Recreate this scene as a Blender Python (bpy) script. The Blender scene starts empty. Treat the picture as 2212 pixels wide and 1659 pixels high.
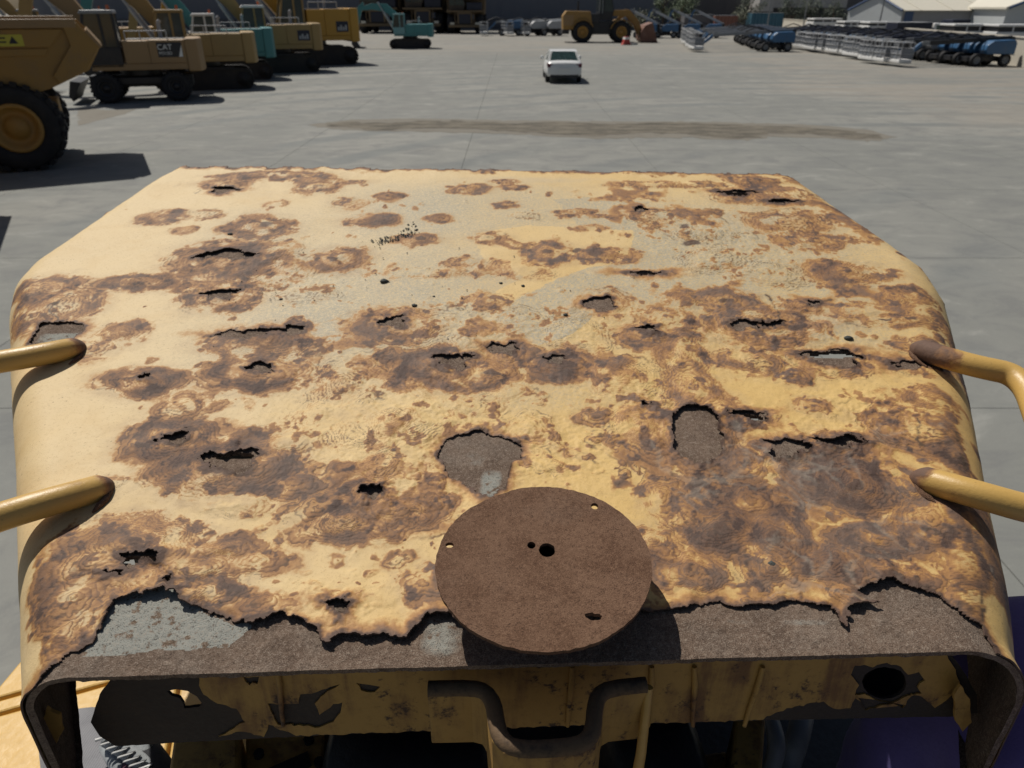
import bpy, math, random
import numpy as np
from mathutils import Vector, Matrix
from mathutils.geometry import tessellate_polygon

# ------------------------------------------------------------------ camera, sky, sun, exposure
SC = bpy.context.scene
COL = SC.collection
CAM_H = 3.4
PITCH = math.radians(28.0)
FPX = 1533.7                      # focal length in units of a 2212 pixel wide picture
cd = bpy.data.cameras.new("camera")
cam = bpy.data.objects.new("camera", cd)
COL.objects.link(cam)
cam.location = (0, 0, CAM_H)
cam.rotation_euler = (math.pi / 2 - PITCH, 0, 0)
cd.sensor_width = 36.0
cd.lens = 36.0 * FPX / 2212.0
cd.clip_start = 0.02
cd.clip_end = 2000
cd.dof.use_dof = True
cd.dof.focus_distance = 0.63
cd.dof.aperture_fstop = 13.0
SC.camera = cam

SUN_TO = Vector((-0.43, 0.52, 1.0)).normalized()
w = bpy.data.worlds.new("World")
SC.world = w
w.use_nodes = True
wn = w.node_tree
wn.nodes.clear()
sky = wn.nodes.new("ShaderNodeTexSky")
sky.sky_type = 'NISHITA'
sky.sun_disc = False
sky.sun_elevation = math.asin(SUN_TO.z)
sky.sun_rotation = math.atan2(SUN_TO.x, SUN_TO.y)
sky.dust_density = 2.0
bg = wn.nodes.new("ShaderNodeBackground")
bg.inputs[1].default_value = 0.05
wo = wn.nodes.new("ShaderNodeOutputWorld")
wn.links.new(sky.outputs[0], bg.inputs[0])
wn.links.new(bg.outputs[0], wo.inputs[0])
sd = bpy.data.lights.new("sun", 'SUN')
sd.energy = 5.0
sd.angle = math.radians(0.5)
sd.color = (1.0, 0.95, 0.87)
sun = bpy.data.objects.new("sun", sd)
COL.objects.link(sun)
sun.rotation_euler = SUN_TO.to_track_quat('Z', 'Y').to_euler()
sun.location = SUN_TO * 60
SC.view_settings.view_transform = 'Standard'
SC.view_settings.look = 'None'
SC.view_settings.exposure = -0.36
SC.view_settings.gamma = 1.0
SC.view_settings.use_curve_mapping = False
SC.cycles.max_bounces = 6
SC.cycles.diffuse_bounces = 3
SC.cycles.use_denoising = True

CT, ST = math.cos(PITCH), math.sin(PITCH)
random.seed(4)
RNG = np.random.RandomState(11)


def ray(X, Y):
    u = (X - 1106) / FPX
    v = (Y - 829.5) / FPX
    return np.array([u, CT - v * ST, -ST - v * CT])


def at(X, Y, z=0.0):
    d = ray(X, Y)
    t = (z - CAM_H) / d[2]
    return Vector((d[0] * t, d[1] * t, z))


def at_depth(X, Y, dep):
    d = ray(X, Y)
    return Vector((d[0] * dep, d[1] * dep, CAM_H + d[2] * dep))


def at_y(X, Y, y):
    d = ray(X, Y)
    t = y / d[1]
    return Vector((d[0] * t, y, CAM_H + d[2] * t))


# ------------------------------------------------------------------ object helpers
def smooth_path(pts, rounds=3):
    for _ in range(rounds):
        q = [pts[0]]
        for i in range(len(pts) - 1):
            q.append(pts[i].lerp(pts[i + 1], 0.25))
            q.append(pts[i].lerp(pts[i + 1], 0.75))
        q.append(pts[-1])
        pts = q
    return pts


def tag(o, label=None, cat=None, group=None, kind=None):
    if label: o["label"] = label
    if cat: o["category"] = cat
    if group: o["group"] = group
    if kind: o["kind"] = kind
    return o


def thing(name, label, cat, loc=(0, 0, 0), rz=0.0, group=None):
    o = bpy.data.objects.new(name, None)
    COL.objects.link(o)
    o.empty_display_size = 0.2
    o.location = loc
    o.rotation_euler = (0, 0, rz)
    return tag(o, label, cat, group)


def link_mesh(name, me, mat, parent=None):
    o = bpy.data.objects.new(name, me)
    COL.objects.link(o)
    if mat is not None:
        for m in (mat if isinstance(mat, (list, tuple)) else [mat]):
            me.materials.append(m)
    if parent is not None:
        o.parent = parent
    return o


def kids(o):
    return [c for c in bpy.data.objects if c.parent == o]


def copy_tree(o, childmap, parent=None):
    c = o.copy()
    COL.objects.link(c)
    if parent is not None:
        c.parent = parent
    for ch in childmap.get(o.name, []):
        copy_tree(ch, childmap, c)
    return c


def tree_map(o, m=None):
    m = {} if m is None else m
    m[o.name] = list(o.children)
    for ch in o.children:
        tree_map(ch, m)
    return m


class MB:
    """collects simple solids into one mesh"""
    def __init__(s):
        s.v, s.f, s.sm = [], [], []

    def add(s, vs, fs, smooth=False, M=None):
        b = len(s.v)
        for p in vs:
            p = Vector(p)
            s.v.append(tuple(M @ p) if M is not None else tuple(p))
        for f in fs:
            s.f.append(tuple(b + i for i in f))
            s.sm.append(smooth)
        return s

    def box(s, x0, x1, y0, y1, z0, z1, M=None):
        vs = [(x0, y0, z0), (x1, y0, z0), (x1, y1, z0), (x0, y1, z0), (x0, y0, z1), (x1, y0, z1), (x1, y1, z1), (x0, y1, z1)]
        return s.add(vs, [(3, 2, 1, 0), (4, 5, 6, 7), (0, 1, 5, 4), (1, 2, 6, 5), (2, 3, 7, 6), (3, 0, 4, 7)], False, M)

    def prism(s, prof, y0, y1, M=None, inset=0.0):
        """profile in x,z extruded along y"""
        n = len(prof)
        vs = [(p[0], y0, p[1]) for p in prof] + [(p[0], y1, p[1]) for p in prof]
        area = sum(prof[i][0] * prof[(i + 1) % n][1] - prof[(i + 1) % n][0] * prof[i][1] for i in range(n))
        fs = [tuple(range(n)), tuple(range(2 * n - 1, n - 1, -1))]
        fs += [(i, i + n, (i + 1) % n + n, (i + 1) % n) for i in range(n)]
        if (area < 0) != (y1 < y0):
            fs = [tuple(reversed(f)) for f in fs]
        return s.add(vs, fs, False, M)

    def plate(s, poly, z0, z1, M=None):
        """polygon in x,y extruded along z"""
        n = len(poly)
        vs = [(p[0], p[1], z0) for p in poly] + [(p[0], p[1], z1) for p in poly]
        area = sum(poly[i][0] * poly[(i + 1) % n][1] - poly[(i + 1) % n][0] * poly[i][1] for i in range(n))
        fs = [tuple(range(n - 1, -1, -1)), tuple(range(n, 2 * n))]
        fs += [(i, (i + 1) % n, (i + 1) % n + n, i + n) for i in range(n)]
        if area < 0:
            fs = [tuple(reversed(f)) for f in fs]
        return s.add(vs, fs, False, M)

    def cyl(s, p0, p1, r0, r1=None, n=16, caps=True, M=None, smooth=True):
        r1 = r0 if r1 is None else r1
        p0, p1 = Vector(p0), Vector(p1)
        d = (p1 - p0).normalized()
        a = d.orthogonal().normalized()
        b = d.cross(a)
        vs = []
        for p, r in ((p0, r0), (p1, r1)):
            for i in range(n):
                t = 2 * math.pi * i / n
                vs.append(p + (a * math.cos(t) + b * math.sin(t)) * r)
        s.add(vs, [(i, (i + 1) % n, (i + 1) % n + n, i + n) for i in range(n)], smooth, M)
        if caps:
            s.add(vs, [tuple(range(n - 1, -1, -1)), tuple(range(n, 2 * n))], False, M)
        return s

    def lathe(s, prof, c, axis, n=28, M=None, smooth=True):
        """profile of (distance along axis, radius)"""
        c, d = Vector(c), Vector(axis).normalized()
        a = d.orthogonal().normalized()
        b = d.cross(a)
        vs, k = [], len(prof)
        for (h, r) in prof:
            for i in range(n):
                t = 2 * math.pi * i / n
                vs.append(c + d * h + (a * math.cos(t) + b * math.sin(t)) * max(r, 1e-4))
        fs = []
        for j in range(k - 1):
            for i in range(n):
                fs.append((j * n + i, j * n + (i + 1) % n, (j + 1) * n + (i + 1) % n, (j + 1) * n + i))
        return s.add(vs, fs, smooth, M)

    def tube(s, path, r, n=12, M=None):
        path = [Vector(p) for p in path]
        rr = r if isinstance(r, (list, tuple)) else [r] * len(path)
        vs, k = [], len(path)
        a = None
        for j, p in enumerate(path):
            d = (path[min(j + 1, k - 1)] - path[max(j - 1, 0)]).normalized()
            if a is None:
                a = d.orthogonal().normalized()
            a = (a - d * a.dot(d)).normalized()
            b = d.cross(a)
            for i in range(n):
                t = 2 * math.pi * i / n
                vs.append(p + (a * math.cos(t) + b * math.sin(t)) * rr[j])
        fs = [(j * n + i, j * n + (i + 1) % n, (j + 1) * n + (i + 1) % n, (j + 1) * n + i) for j in range(k - 1) for i in range(n)]
        s.add(vs, fs, True, M)
        s.add(vs, [tuple(range(n - 1, -1, -1)), tuple(range((k - 1) * n, k * n))], False, M)
        return s

    def build(s, name, mat, parent=None, bevel=0.0):
        me = bpy.data.meshes.new(name)
        me.from_pydata(s.v, [], s.f)
        me.polygons.foreach_set("use_smooth", s.sm)
        o = link_mesh(name, me, mat, parent)
        if bevel:
            b = o.modifiers.new("edge", 'BEVEL')
            b.width = bevel
            b.segments = 2
            b.limit_method = 'ANGLE'
        return o


def text_part(name, body, size, mat, parent, loc, rot, extrude=0.004):
    c = bpy.data.curves.new(name, 'FONT')
    c.body = body
    c.size = size
    c.extrude = extrude
    c.align_x = 'CENTER'
    c.align_y = 'CENTER'
    tmp = bpy.data.objects.new(name, c)
    COL.objects.link(tmp)
    dg = bpy.context.evaluated_depsgraph_get()
    me = bpy.data.meshes.new_from_object(tmp.evaluated_get(dg))
    bpy.data.objects.remove(tmp)
    o = link_mesh(name, me, None)
    me.materials.clear()
    me.materials.append(mat)
    o.parent = parent
    o.location = loc
    o.rotation_euler = rot
    return o


# ------------------------------------------------------------------ materials
def new_mat(name):
    m = bpy.data.materials.new(name)
    m.use_nodes = True
    nt = m.node_tree
    b = nt.nodes["Principled BSDF"]
    return m, nt, b


class NT:
    def __init__(s, nt):
        s.nt = nt

    def n(s, typ, **kw):
        o = s.nt.nodes.new(typ)
        for k, v in kw.items():
            setattr(o, k, v)
        return o

    def l(s, a, b):
        s.nt.links.new(a, b)

    def setin(s, sock, v):
        if hasattr(v, "is_output") or isinstance(v, bpy.types.NodeSocket):
            s.l(v, sock)
        else:
            sock.default_value = v

    def pos(s, kind="Object"):
        if kind == "World":
            return s.n("ShaderNodeNewGeometry").outputs["Position"]
        return s.n("ShaderNodeTexCoord").outputs["Object"]

    def noise(s, vec, scale, detail=4, rough=0.55, dist=0.0):
        o = s.n("ShaderNodeTexNoise")
        s.l(vec, o.inputs["Vector"])
        o.inputs["Scale"].default_value = scale
        o.inputs["Detail"].default_value = detail
        o.inputs["Roughness"].default_value = rough
        o.inputs["Distortion"].default_value = dist
        return o.outputs["Fac"]

    def mathn(s, op, a, b=0.0, clamp=False):
        o = s.n("ShaderNodeMath", operation=op)
        o.use_clamp = clamp
        s.setin(o.inputs[0], a)
        s.setin(o.inputs[1], b)
        return o.outputs[0]

    def ramp(s, fac, a, b, interp='SMOOTHSTEP'):
        o = s.n("ShaderNodeMapRange")
        o.interpolation_type = interp
        s.setin(o.inputs["Value"], fac)
        o.inputs["From Min"].default_value = a
        o.inputs["From Max"].default_value = b
        return o.outputs[0]

    def mix(s, fac, a, b, blend='MIX'):
        o = s.n("ShaderNodeMix")
        o.data_type = 'RGBA'
        o.blend_type = blend
        s.setin(o.inputs[0], fac)
        for sock, v in ((o.inputs[6], a), (o.inputs[7], b)):
            if isinstance(v, tuple):
                sock.default_value = (v[0], v[1], v[2], 1)
            else:
                s.l(v, sock)
        return o.outputs[2]

    def attr(s, name):
        o = s.n("ShaderNodeAttribute")
        o.attribute_name = name
        return o.outputs["Fac"]

    def scale(s, vec, v):
        o = s.n("ShaderNodeMapping")
        s.l(vec, o.inputs["Vector"])
        o.inputs["Scale"].default_value = v
        return o.outputs[0]

    def bump(s, h, strength, dist, b):
        o = s.n("ShaderNodeBump")
        s.l(h, o.inputs["Height"])
        o.inputs["Strength"].default_value = strength
        o.inputs["Distance"].default_value = dist
        s.l(o.outputs[0], b.inputs["Normal"])


def paint(name, col, rough=0.5, dirt=0.35, dcol=(0.16, 0.12, 0.08), scale=2.0, metal=0.0, spec=0.5):
    m, nt, b = new_mat(name)
    t = NT(nt)
    p = t.pos()
    f = t.noise(p, scale, 6, 0.65)
    g = t.noise(p, scale * 9, 4, 0.6)
    k = t.ramp(t.mathn('ADD', t.mathn('MULTIPLY', f, 0.7), t.mathn('MULTIPLY', g, 0.3)), 0.45, 0.75)
    c = t.mix(t.mathn('MULTIPLY', k, dirt), col, dcol)
    t.l(c, b.inputs["Base Color"])
    t.l(t.mathn('ADD', t.mathn('MULTIPLY', g, 0.25), rough - 0.12), b.inputs["Roughness"])
    b.inputs["Metallic"].default_value = metal
    b.inputs["Specular IOR Level"].default_value = spec
    t.bump(g, 0.15, 0.01, b)
    return m


M = {}
M["yellow"] = paint("machine yellow", (0.31, 0.175, 0.04), 0.5, 0.5)
M["tan"] = paint("faded machine yellow", (0.33, 0.22, 0.08), 0.5, 0.4)
M["tan_brown"] = paint("brownish machine yellow", (0.29, 0.185, 0.085), 0.55, 0.4)
M["orange_yellow"] = paint("fresh machine yellow", (0.46, 0.25, 0.03), 0.45, 0.25)
M["teal"] = paint("teal paint", (0.05, 0.21, 0.22), 0.45, 0.25)
M["teal_pale"] = paint("pale teal paint", (0.16, 0.34, 0.36), 0.5, 0.2)
M["black"] = paint("black paint", (0.015, 0.016, 0.02), 0.45, 0.4, (0.07, 0.06, 0.05))
M["navy"] = paint("navy paint", (0.012, 0.016, 0.035), 0.5, 0.3, (0.06, 0.06, 0.06))
M["rubber"] = paint("tyre rubber", (0.018, 0.018, 0.02), 0.85, 0.5, (0.06, 0.055, 0.05), 4)
M["track"] = paint("track steel", (0.022, 0.02, 0.02), 0.7, 0.5, (0.07, 0.05, 0.035), 3)
M["white"] = paint("white paint", (0.72, 0.72, 0.7), 0.4, 0.15)
M["car_white"] = paint("car white", (0.72, 0.73, 0.72), 0.22, 0.08)
M["grey"] = paint("grey paint", (0.22, 0.23, 0.24), 0.5, 0.3)
M["boom_grey"] = paint("boom grey", (0.2, 0.215, 0.24), 0.45, 0.35)
M["silver"] = paint("dusty silver", (0.4, 0.41, 0.42), 0.45, 0.3)
M["blue"] = paint("lift blue", (0.035, 0.115, 0.24), 0.4, 0.3)
M["dark_brown"] = paint("dark dusty brown", (0.055, 0.042, 0.032), 0.7, 0.5, (0.14, 0.1, 0.07))
M["truck_yellow"] = paint("dull truck yellow", (0.16, 0.11, 0.055), 0.6, 0.5)
M["rust_bucket"] = paint("rusty bucket steel", (0.16, 0.075, 0.05), 0.65, 0.5, (0.3, 0.2, 0.15))
M["red"] = paint("red paint", (0.4, 0.05, 0.04), 0.5, 0.2)
M["green"] = paint("green paint", (0.12, 0.25, 0.1), 0.6, 0.2)
M["container_brown"] = paint("brown container paint", (0.2, 0.085, 0.06), 0.6, 0.3)
M["container_teal"] = paint("blue teal container paint", (0.04, 0.13, 0.19), 0.6, 0.25)
M["decal_yellow"] = paint("yellow sticker", (0.5, 0.45, 0.05), 0.4, 0.2)
M["orange"] = paint("orange lens", (0.5, 0.12, 0.04), 0.3, 0.1)
M["light_glass"] = paint("lamp glass", (0.6, 0.58, 0.5), 0.15, 0.1)
M["red_glass"] = paint("red lamp glass", (0.12, 0.02, 0.03), 0.15, 0.1)
M["wall_white"] = paint("whitewashed wall", (0.56, 0.52, 0.44), 0.8, 0.3, (0.35, 0.3, 0.22), 0.6)
M["shed_wall"] = paint("pale shed cladding", (0.52, 0.55, 0.56), 0.6, 0.15)
M["shed_side_shade"] = paint("shaded shed cladding", (0.3, 0.3, 0.31), 0.6, 0.2)  # darker than the gable: shade of the long side put into the colour
M["shed_roof"] = paint("cream shed roofing", (0.7, 0.66, 0.55), 0.5, 0.2, (0.45, 0.4, 0.32), 0.4)
M["shed_blue"] = paint("blue trim", (0.05, 0.09, 0.19), 0.5, 0.2)
M["hall_grey"] = paint("slate grey cladding", (0.14, 0.15, 0.175), 0.6, 0.12, (0.1, 0.1, 0.11), 0.3)
M["hall_dark"] = paint("dark grey cladding", (0.11, 0.108, 0.115), 0.6, 0.15, (0.08, 0.08, 0.08), 0.3)
M["hall_pale"] = paint("pale hall cladding", (0.4, 0.39, 0.38), 0.6, 0.12, (0.3, 0.3, 0.3), 0.3)
M["bark"] = paint("bark", (0.09, 0.06, 0.04), 0.9, 0.4)
M["rim_yellow"] = paint("wheel rim yellow", (0.4, 0.22, 0.05), 0.5, 0.4)


def glass_mat(name, col, rough=0.08):
    m, nt, b = new_mat(name)
    t = NT(nt)
    f = t.noise(t.pos(), 3, 3)
    t.l(t.mix(f, col, tuple(c * 1.6 for c in col)), b.inputs["Base Color"])
    b.inputs["Roughness"].default_value = rough
    b.inputs["Specular IOR Level"].default_value = 0.8
    return m


M["glass"] = glass_mat("dusty cab glass", (0.03, 0.042, 0.042), 0.12)
M["car_glass"] = glass_mat("car rear glass", (0.02, 0.05, 0.045), 0.06)


def leaf_mat(name, a, b_):
    m, nt, b = new_mat(name)
    t = NT(nt)
    f = t.noise(t.pos("World"), 2.2, 4, 0.7)
    t.l(t.mix(t.ramp(f, 0.35, 0.65), a, b_), b.inputs["Base Color"])
    b.inputs["Roughness"].default_value = 0.7
    return m


M["leaf"] = leaf_mat("green leaves", (0.035, 0.06, 0.025), (0.1, 0.14, 0.055))
M["leaf_dry"] = leaf_mat("dry olive leaves", (0.05, 0.065, 0.035), (0.16, 0.16, 0.09))
M["leaf_dark"] = leaf_mat("dark leaves", (0.02, 0.035, 0.022), (0.055, 0.075, 0.04))


# concrete yard
def concrete():
    m, nt, b = new_mat("yard concrete")
    t = NT(nt)
    p = t.pos("World")
    big = t.noise(p, 0.09, 6, 0.6, 0.6)
    mid = t.noise(t.scale(p, (0.75, 1.15, 1)), 1.3, 8, 0.72, 0.6)
    fine = t.noise(p, 9, 6, 0.75)
    vfine = t.noise(p, 60, 3, 0.7)
    c = t.mix(t.ramp(big, 0.35, 0.66), (0.198, 0.202, 0.186), (0.262, 0.259, 0.234))
    c = t.mix(t.mathn('MULTIPLY', t.ramp(mid, 0.46, 0.64), 0.75), c, (0.17, 0.172, 0.165))
    c = t.mix(t.mathn('MULTIPLY', t.ramp(mid, 0.46, 0.3), 0.5), c, (0.34, 0.335, 0.305))
    c = t.mix(t.mathn('MULTIPLY', t.ramp(fine, 0.52, 0.75), 0.3), c, (0.2, 0.19, 0.175))
    c = t.mix(t.mathn('MULTIPLY', t.ramp(vfine, 0.55, 0.8), 0.25), c, (0.36, 0.35, 0.33))
    # tyre sweeps
    wv = t.n("ShaderNodeTexWave")
    wv.wave_type = 'RINGS'
    wv.rings_direction = 'Z'
    mp = t.n("ShaderNodeMapping")
    t.l(p, mp.inputs["Vector"])
    mp.inputs["Location"].default_value = (-14, -3, 0)
    t.l(mp.outputs[0], wv.inputs["Vector"])
    wv.inputs["Scale"].default_value = 0.11
    wv.inputs["Distortion"].default_value = 5.0
    wv.inputs["Detail"].default_value = 4
    wv.inputs["Detail Scale"].default_value = 0.35
    tr = t.mathn('MULTIPLY', t.ramp(wv.outputs["Fac"], 0.62, 0.98), t.ramp(big, 0.42, 0.62))
    c = t.mix(t.mathn('MULTIPLY', tr, 0.65), c, (0.14, 0.155, 0.155))
    # sandy far end of the yard
    sp = t.n("ShaderNodeSeparateXYZ")
    t.l(p, sp.inputs[0])
    far = t.ramp(t.mathn('ADD', sp.outputs[1], t.mathn('MULTIPLY', t.mathn('SUBTRACT', mid, 0.5), 34)), 57, 70)
    right = t.ramp(t.mathn('ADD', t.mathn('ADD', sp.outputs[0], t.mathn('MULTIPLY', sp.outputs[1], 0.12)),
                           t.mathn('MULTIPLY', t.mathn('SUBTRACT', big, 0.5), 34)), 17, 25)
    sand = t.mix(mid, (0.32, 0.295, 0.25), (0.22, 0.2, 0.172))
    s2 = t.noise(t.scale(p, (0.25, 1.0, 1)), 0.55, 6, 0.6)
    sf = t.mathn('MULTIPLY', t.mathn('MAXIMUM', far, right), t.ramp(s2, 0.36, 0.6))
    c = t.mix(t.mathn('MULTIPLY', sf, 0.8), c, sand)
    t.l(c, b.inputs["Base Color"])
    t.l(t.ramp(fine, 0.0, 1.4, 'LINEAR'), b.inputs["Roughness"])
    b.inputs["Roughness"].default_value = 0.85
    b.inputs["Specular IOR Level"].default_value = 0.3
    t.bump(fine, 0.25, 0.01, b)
    for lk in list(nt.links):
        if lk.to_socket == b.inputs["Roughness"]:
            nt.links.remove(lk)
    return m


M["concrete"] = concrete()


def dirt_mat():
    m, nt, b = new_mat("spilled dirt")
    t = NT(nt)
    p = t.pos("World")
    f = t.noise(t.scale(p, (0.6, 1.6, 1)), 1.6, 7, 0.7)
    g = t.noise(p, 14, 5, 0.7)
    c = t.mix(t.ramp(f, 0.35, 0.65), (0.09, 0.083, 0.07), (0.19, 0.17, 0.135))
    c = t.mix(t.mathn('MULTIPLY', t.ramp(g, 0.5, 0.8), 0.5), c, (0.3, 0.27, 0.22))
    t.l(c, b.inputs["Base Color"])
    b.inputs["Roughness"].default_value = 0.95
    b.inputs["Specular IOR Level"].default_value = 0.15
    t.bump(g, 0.5, 0.02, b)
    return m


M["dirt"] = dirt_mat()

# ================================================================== GROUND AND BUILDINGS
mb = MB()
mb.box(-260, 260, -40, 420, -0.4, -0.03)
tag(mb.build("ground", M["concrete"]), kind="structure")
# cast slabs of the yard
yard = thing("yard_pavement", None, None)
yard["kind"] = "structure"
S = 4.6
sl = MB()
g = 0.0045
sl.box(-S / 2 + g, S / 2 - g, -S / 2 + g, S / 2 - g, -0.12, 0.0)
me_slab = None
for j in range(-1, 13):
    for i in range(-9, 10):
        if abs(i) > 4 + j * 0.75:
            continue
        if me_slab is None:
            o = sl.build("slab", M["concrete"], yard)
            me_slab = o.data
        else:
            o = bpy.data.objects.new("slab", me_slab)
            COL.objects.link(o)
            o.parent = yard
        o.location = (i * S + 1.1, 5.9 + S * (j + 0.5), 0)
far = MB()
ymax = 5.9 + S * 13
for j in range(-1, 13):
    n = [i for i in range(-9, 10) if abs(i) <= 4 + j * 0.75]
    y0, y1 = 5.9 + S * j, 5.9 + S * (j + 1)
    xl, xr = n[0] * S + 1.1 - S / 2, n[-1] * S + 1.1 + S / 2
    far.box(-250, xl - g, y0, y1, -0.3, 0.0)
    far.box(xr + g, 250, y0, y1, -0.3, 0.0)
far.box(-250, 250, ymax + g, 400, -0.3, 0)
far.box(-250, 250, -35, 5.9 - S - g, -0.3, 0)
tag(far.build("yard_ground", M["concrete"]), kind="structure")


def blot(name, px_outline, mat, z, jit, seed, label=None):
    """ragged thin patch of dirt on the ground"""
    rnd = random.Random(seed)
    pts = [at(x, y, z) for x, y in px_outline]
    out = []
    n = len(pts)
    for i in range(n):
        a, b = pts[i], pts[(i + 1) % n]
        k = max(2, int((b - a).length / 0.22))
        for q in range(k):
            p = a.lerp(b, q / k)
            out.append(p + Vector((rnd.gauss(0, jit), rnd.gauss(0, jit), 0)))
    tris = tessellate_polygon([out])
    mb = MB()
    fs = []
    for t in tris:
        a, b, c = (out[i] for i in t)
        fs.append(tuple(t) if (b - a).cross(c - a).z > 0 else tuple(t)[::-1])
    mb.add(out, fs)
    o = mb.build(name, mat)
    tag(o, kind="structure")
    return o


M["dirt_pale"] = paint("pale dusty dirt", (0.185, 0.17, 0.14), 0.95, 0.7, (0.13, 0.115, 0.09), 1.2)
blot("dirt_strip", [(690, 268), (760, 262), (850, 266), (930, 260), (1040, 263), (1120, 266), (1200, 262), (1330, 268), (1440, 264), (1560, 268), (1680, 272), (1760, 276), (1830, 282), (1900, 292), (1912, 298), (1850, 300), (1760, 290), (1660, 288), (1640, 297), (1570, 299), (1480, 290), (1380, 286), (1290, 294), (1180, 289), (1080, 282), (990, 277), (900, 277), (820, 281), (760, 276)], M["dirt"], 0.008, 0.09, 2)
blot("dirt_fringe", [(660, 270), (760, 258), (930, 256), (1120, 260), (1330, 262), (1560, 263), (1760, 270), (1860, 278), (1935, 296), (1880, 306), (1760, 297), (1660, 296), (1620, 303), (1480, 297), (1280, 300), (1080, 289), (900, 284), (740, 281)], M["dirt_pale"], 0.004, 0.07, 21)
blot("dirt_strip", [(170, 232), (230, 238), (292, 236), (270, 246), (220, 258), (168, 272)], M["dirt_pale"], 0.004, 0.03, 6)


def shed(name, label, front, depth_vec, width_vec, eave, ridge, wall, side, roof, base=0.0):
    pass


# large grey hall behind everything
hall = thing("warehouse", "large slate grey warehouse wall filling the back of the yard", "warehouse", (-5, 134, 0))
def corr(mb, x0, x1, y, z0, z1, step, dep):
    n = int((x1 - x0) / step)
    vs, fs = [], []
    for i in range(n + 1):
        x = x0 + (x1 - x0) * i / n
        yy = y + (dep if (i // 2) % 2 else 0)
        vs += [(x, yy, z0), (x, yy, z1)]
    for i in range(n):
        fs.append((2 * i, 2 * i + 2, 2 * i + 3, 2 * i + 1))
    mb.add(vs, fs)
HX = at_y(1434, 30, 134).x + 5
mb = MB(); corr(mb, -75, HX, 0, 1.6, 15, 0.6, -0.06); mb.box(-75, HX, 0.1, 30, 0, 15); mb.build("wall", M["hall_grey"], hall)
mb = MB(); mb.box(-75, HX, -0.12, 0.05, 0, 1.6); mb.build("plinth", M["hall_dark"], hall)
mb = MB(); mb.box(-75.3, HX + .3, -0.4, 30.3, 15, 15.4); mb.build("roof", M["hall_dark"], hall)
hall2 = thing("warehouse", "dark grey warehouse with dark doorway beyond the slate grey one, behind trees", "warehouse", (45, 160, 0))
mb = MB(); corr(mb, -20, 32, 0, 0, 14, 0.8, -0.06); mb.box(-20, 32, 0.1, 25, 0, 14); mb.build("wall", M["hall_dark"], hall2)
mb = MB(); mb.box(-18.5, -14.5, -0.25, 0.02, 0, 3.6); mb.build("door", M["black"], hall2)
mb = MB(); mb.box(-20.3, 21.3, -0.4, 25.3, 14, 14.4); mb.build("roof", M["hall_dark"], hall2)
hall3 = thing("building", "pale beige building with open dark ground floor behind the trees", "building", (at_y(1742, 20, 145).x, 145, 0))
wx = at_y(1845, 20, 145).x - hall3.location.x
x0 = at_y(1630, 20, 145).x - hall3.location.x
mb = MB(); mb.box(x0 * 0.92, -6, 0, 6, 2.6, 12); mb.box(-6, wx * 0.85, 0.4, 6, 3.2, 12); mb.build("wall", M["hall_pale"], hall3)
mb = MB(); mb.box(x0 * 0.92, -6.02, 1.0, 6, 0, 2.6); mb.box(-5.98, wx * 0.85, 1.0, 6, 0, 3.2); mb.build("ground_floor", M["black"], hall3)

# gabled shed on the right with cream roof
c0 = at_y(1826, 60, 100); c1 = at_y(1942, 60, 92); 
sh = thing("shed", "pale gabled shed with cream roof and blue corner trim behind the white wall", "shed", (c1.x, 92, 0), 0)
gx0 = c0.x - c1.x
L = 46.0
ev, rd = 3.0, 4.6
# gable faces the left front, long side faces the camera
G0, G1 = Vector((0, 0, 0)), Vector((gx0, 8, 0))
dv = Vector((L, 3.0, 0))
mid_ = (G0 + G1) / 2
mb = MB()
mb.add([G0, G0 + Vector((0, 0, ev)), mid_ + Vector((0, 0, rd)), G1 + Vector((0, 0, ev)), G1], [(4, 3, 2, 1, 0)])
mb.build("gable_wall", M["shed_wall"], sh)
mb = MB()
q = [G0 + dv, G0 + dv + Vector((0, 0, ev)), mid_ + dv + Vector((0, 0, rd)), G1 + dv + Vector((0, 0, ev)), G1 + dv]
mb.add([G0, G0 + dv, G0 + dv + Vector((0, 0, ev)), G0 + Vector((0, 0, ev))], [(0, 1, 2, 3)])
mb.add([G1, G1 + dv, G1 + dv + Vector((0, 0, ev)), G1 + Vector((0, 0, ev))], [(3, 2, 1, 0)])
mb.add(q, [(0, 1, 2, 3, 4)])
mb.build("side_wall", M["shed_side_shade"], sh)
mb = MB()
o_ = Vector((0, 0, 0.12)); ev1 = Vector((-gx0, -8, 0)).normalized() * 0.35 - Vector((0, 0, 0.12))
A = [G0 + Vector((0, 0, ev)) + ev1, G0 + dv + Vector((0, 0, ev)) + ev1, mid_ + dv + Vector((0, 0, rd)), mid_ + Vector((0, 0, rd))]
B = [mid_ + Vector((0, 0, rd)), mid_ + dv + Vector((0, 0, rd)), G1 + dv + Vector((0, 0, ev)) - ev1 * Vector((1, 1, 0)).length * 0, G1 + Vector((0, 0, ev))]
for quad in (A, B):
    mb.add([p + o_ for p in quad], [(0, 1, 2, 3)])
    mb.add([p + o_ * 0.2 for p in quad], [(3, 2, 1, 0)])
mb.build("roof", M["shed_roof"], sh)
for k in range(0, 12):
    mb = MB()
    p = A[0].lerp(A[1], (k + 0.5) / 12); r = A[3].lerp(A[2], (k + 0.5) / 12)
    mb.tube([p + o_ * 1.3, r + o_ * 1.3], 0.05, 5)
    mb.build("roof_rib", M["shed_roof"], sh)
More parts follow.
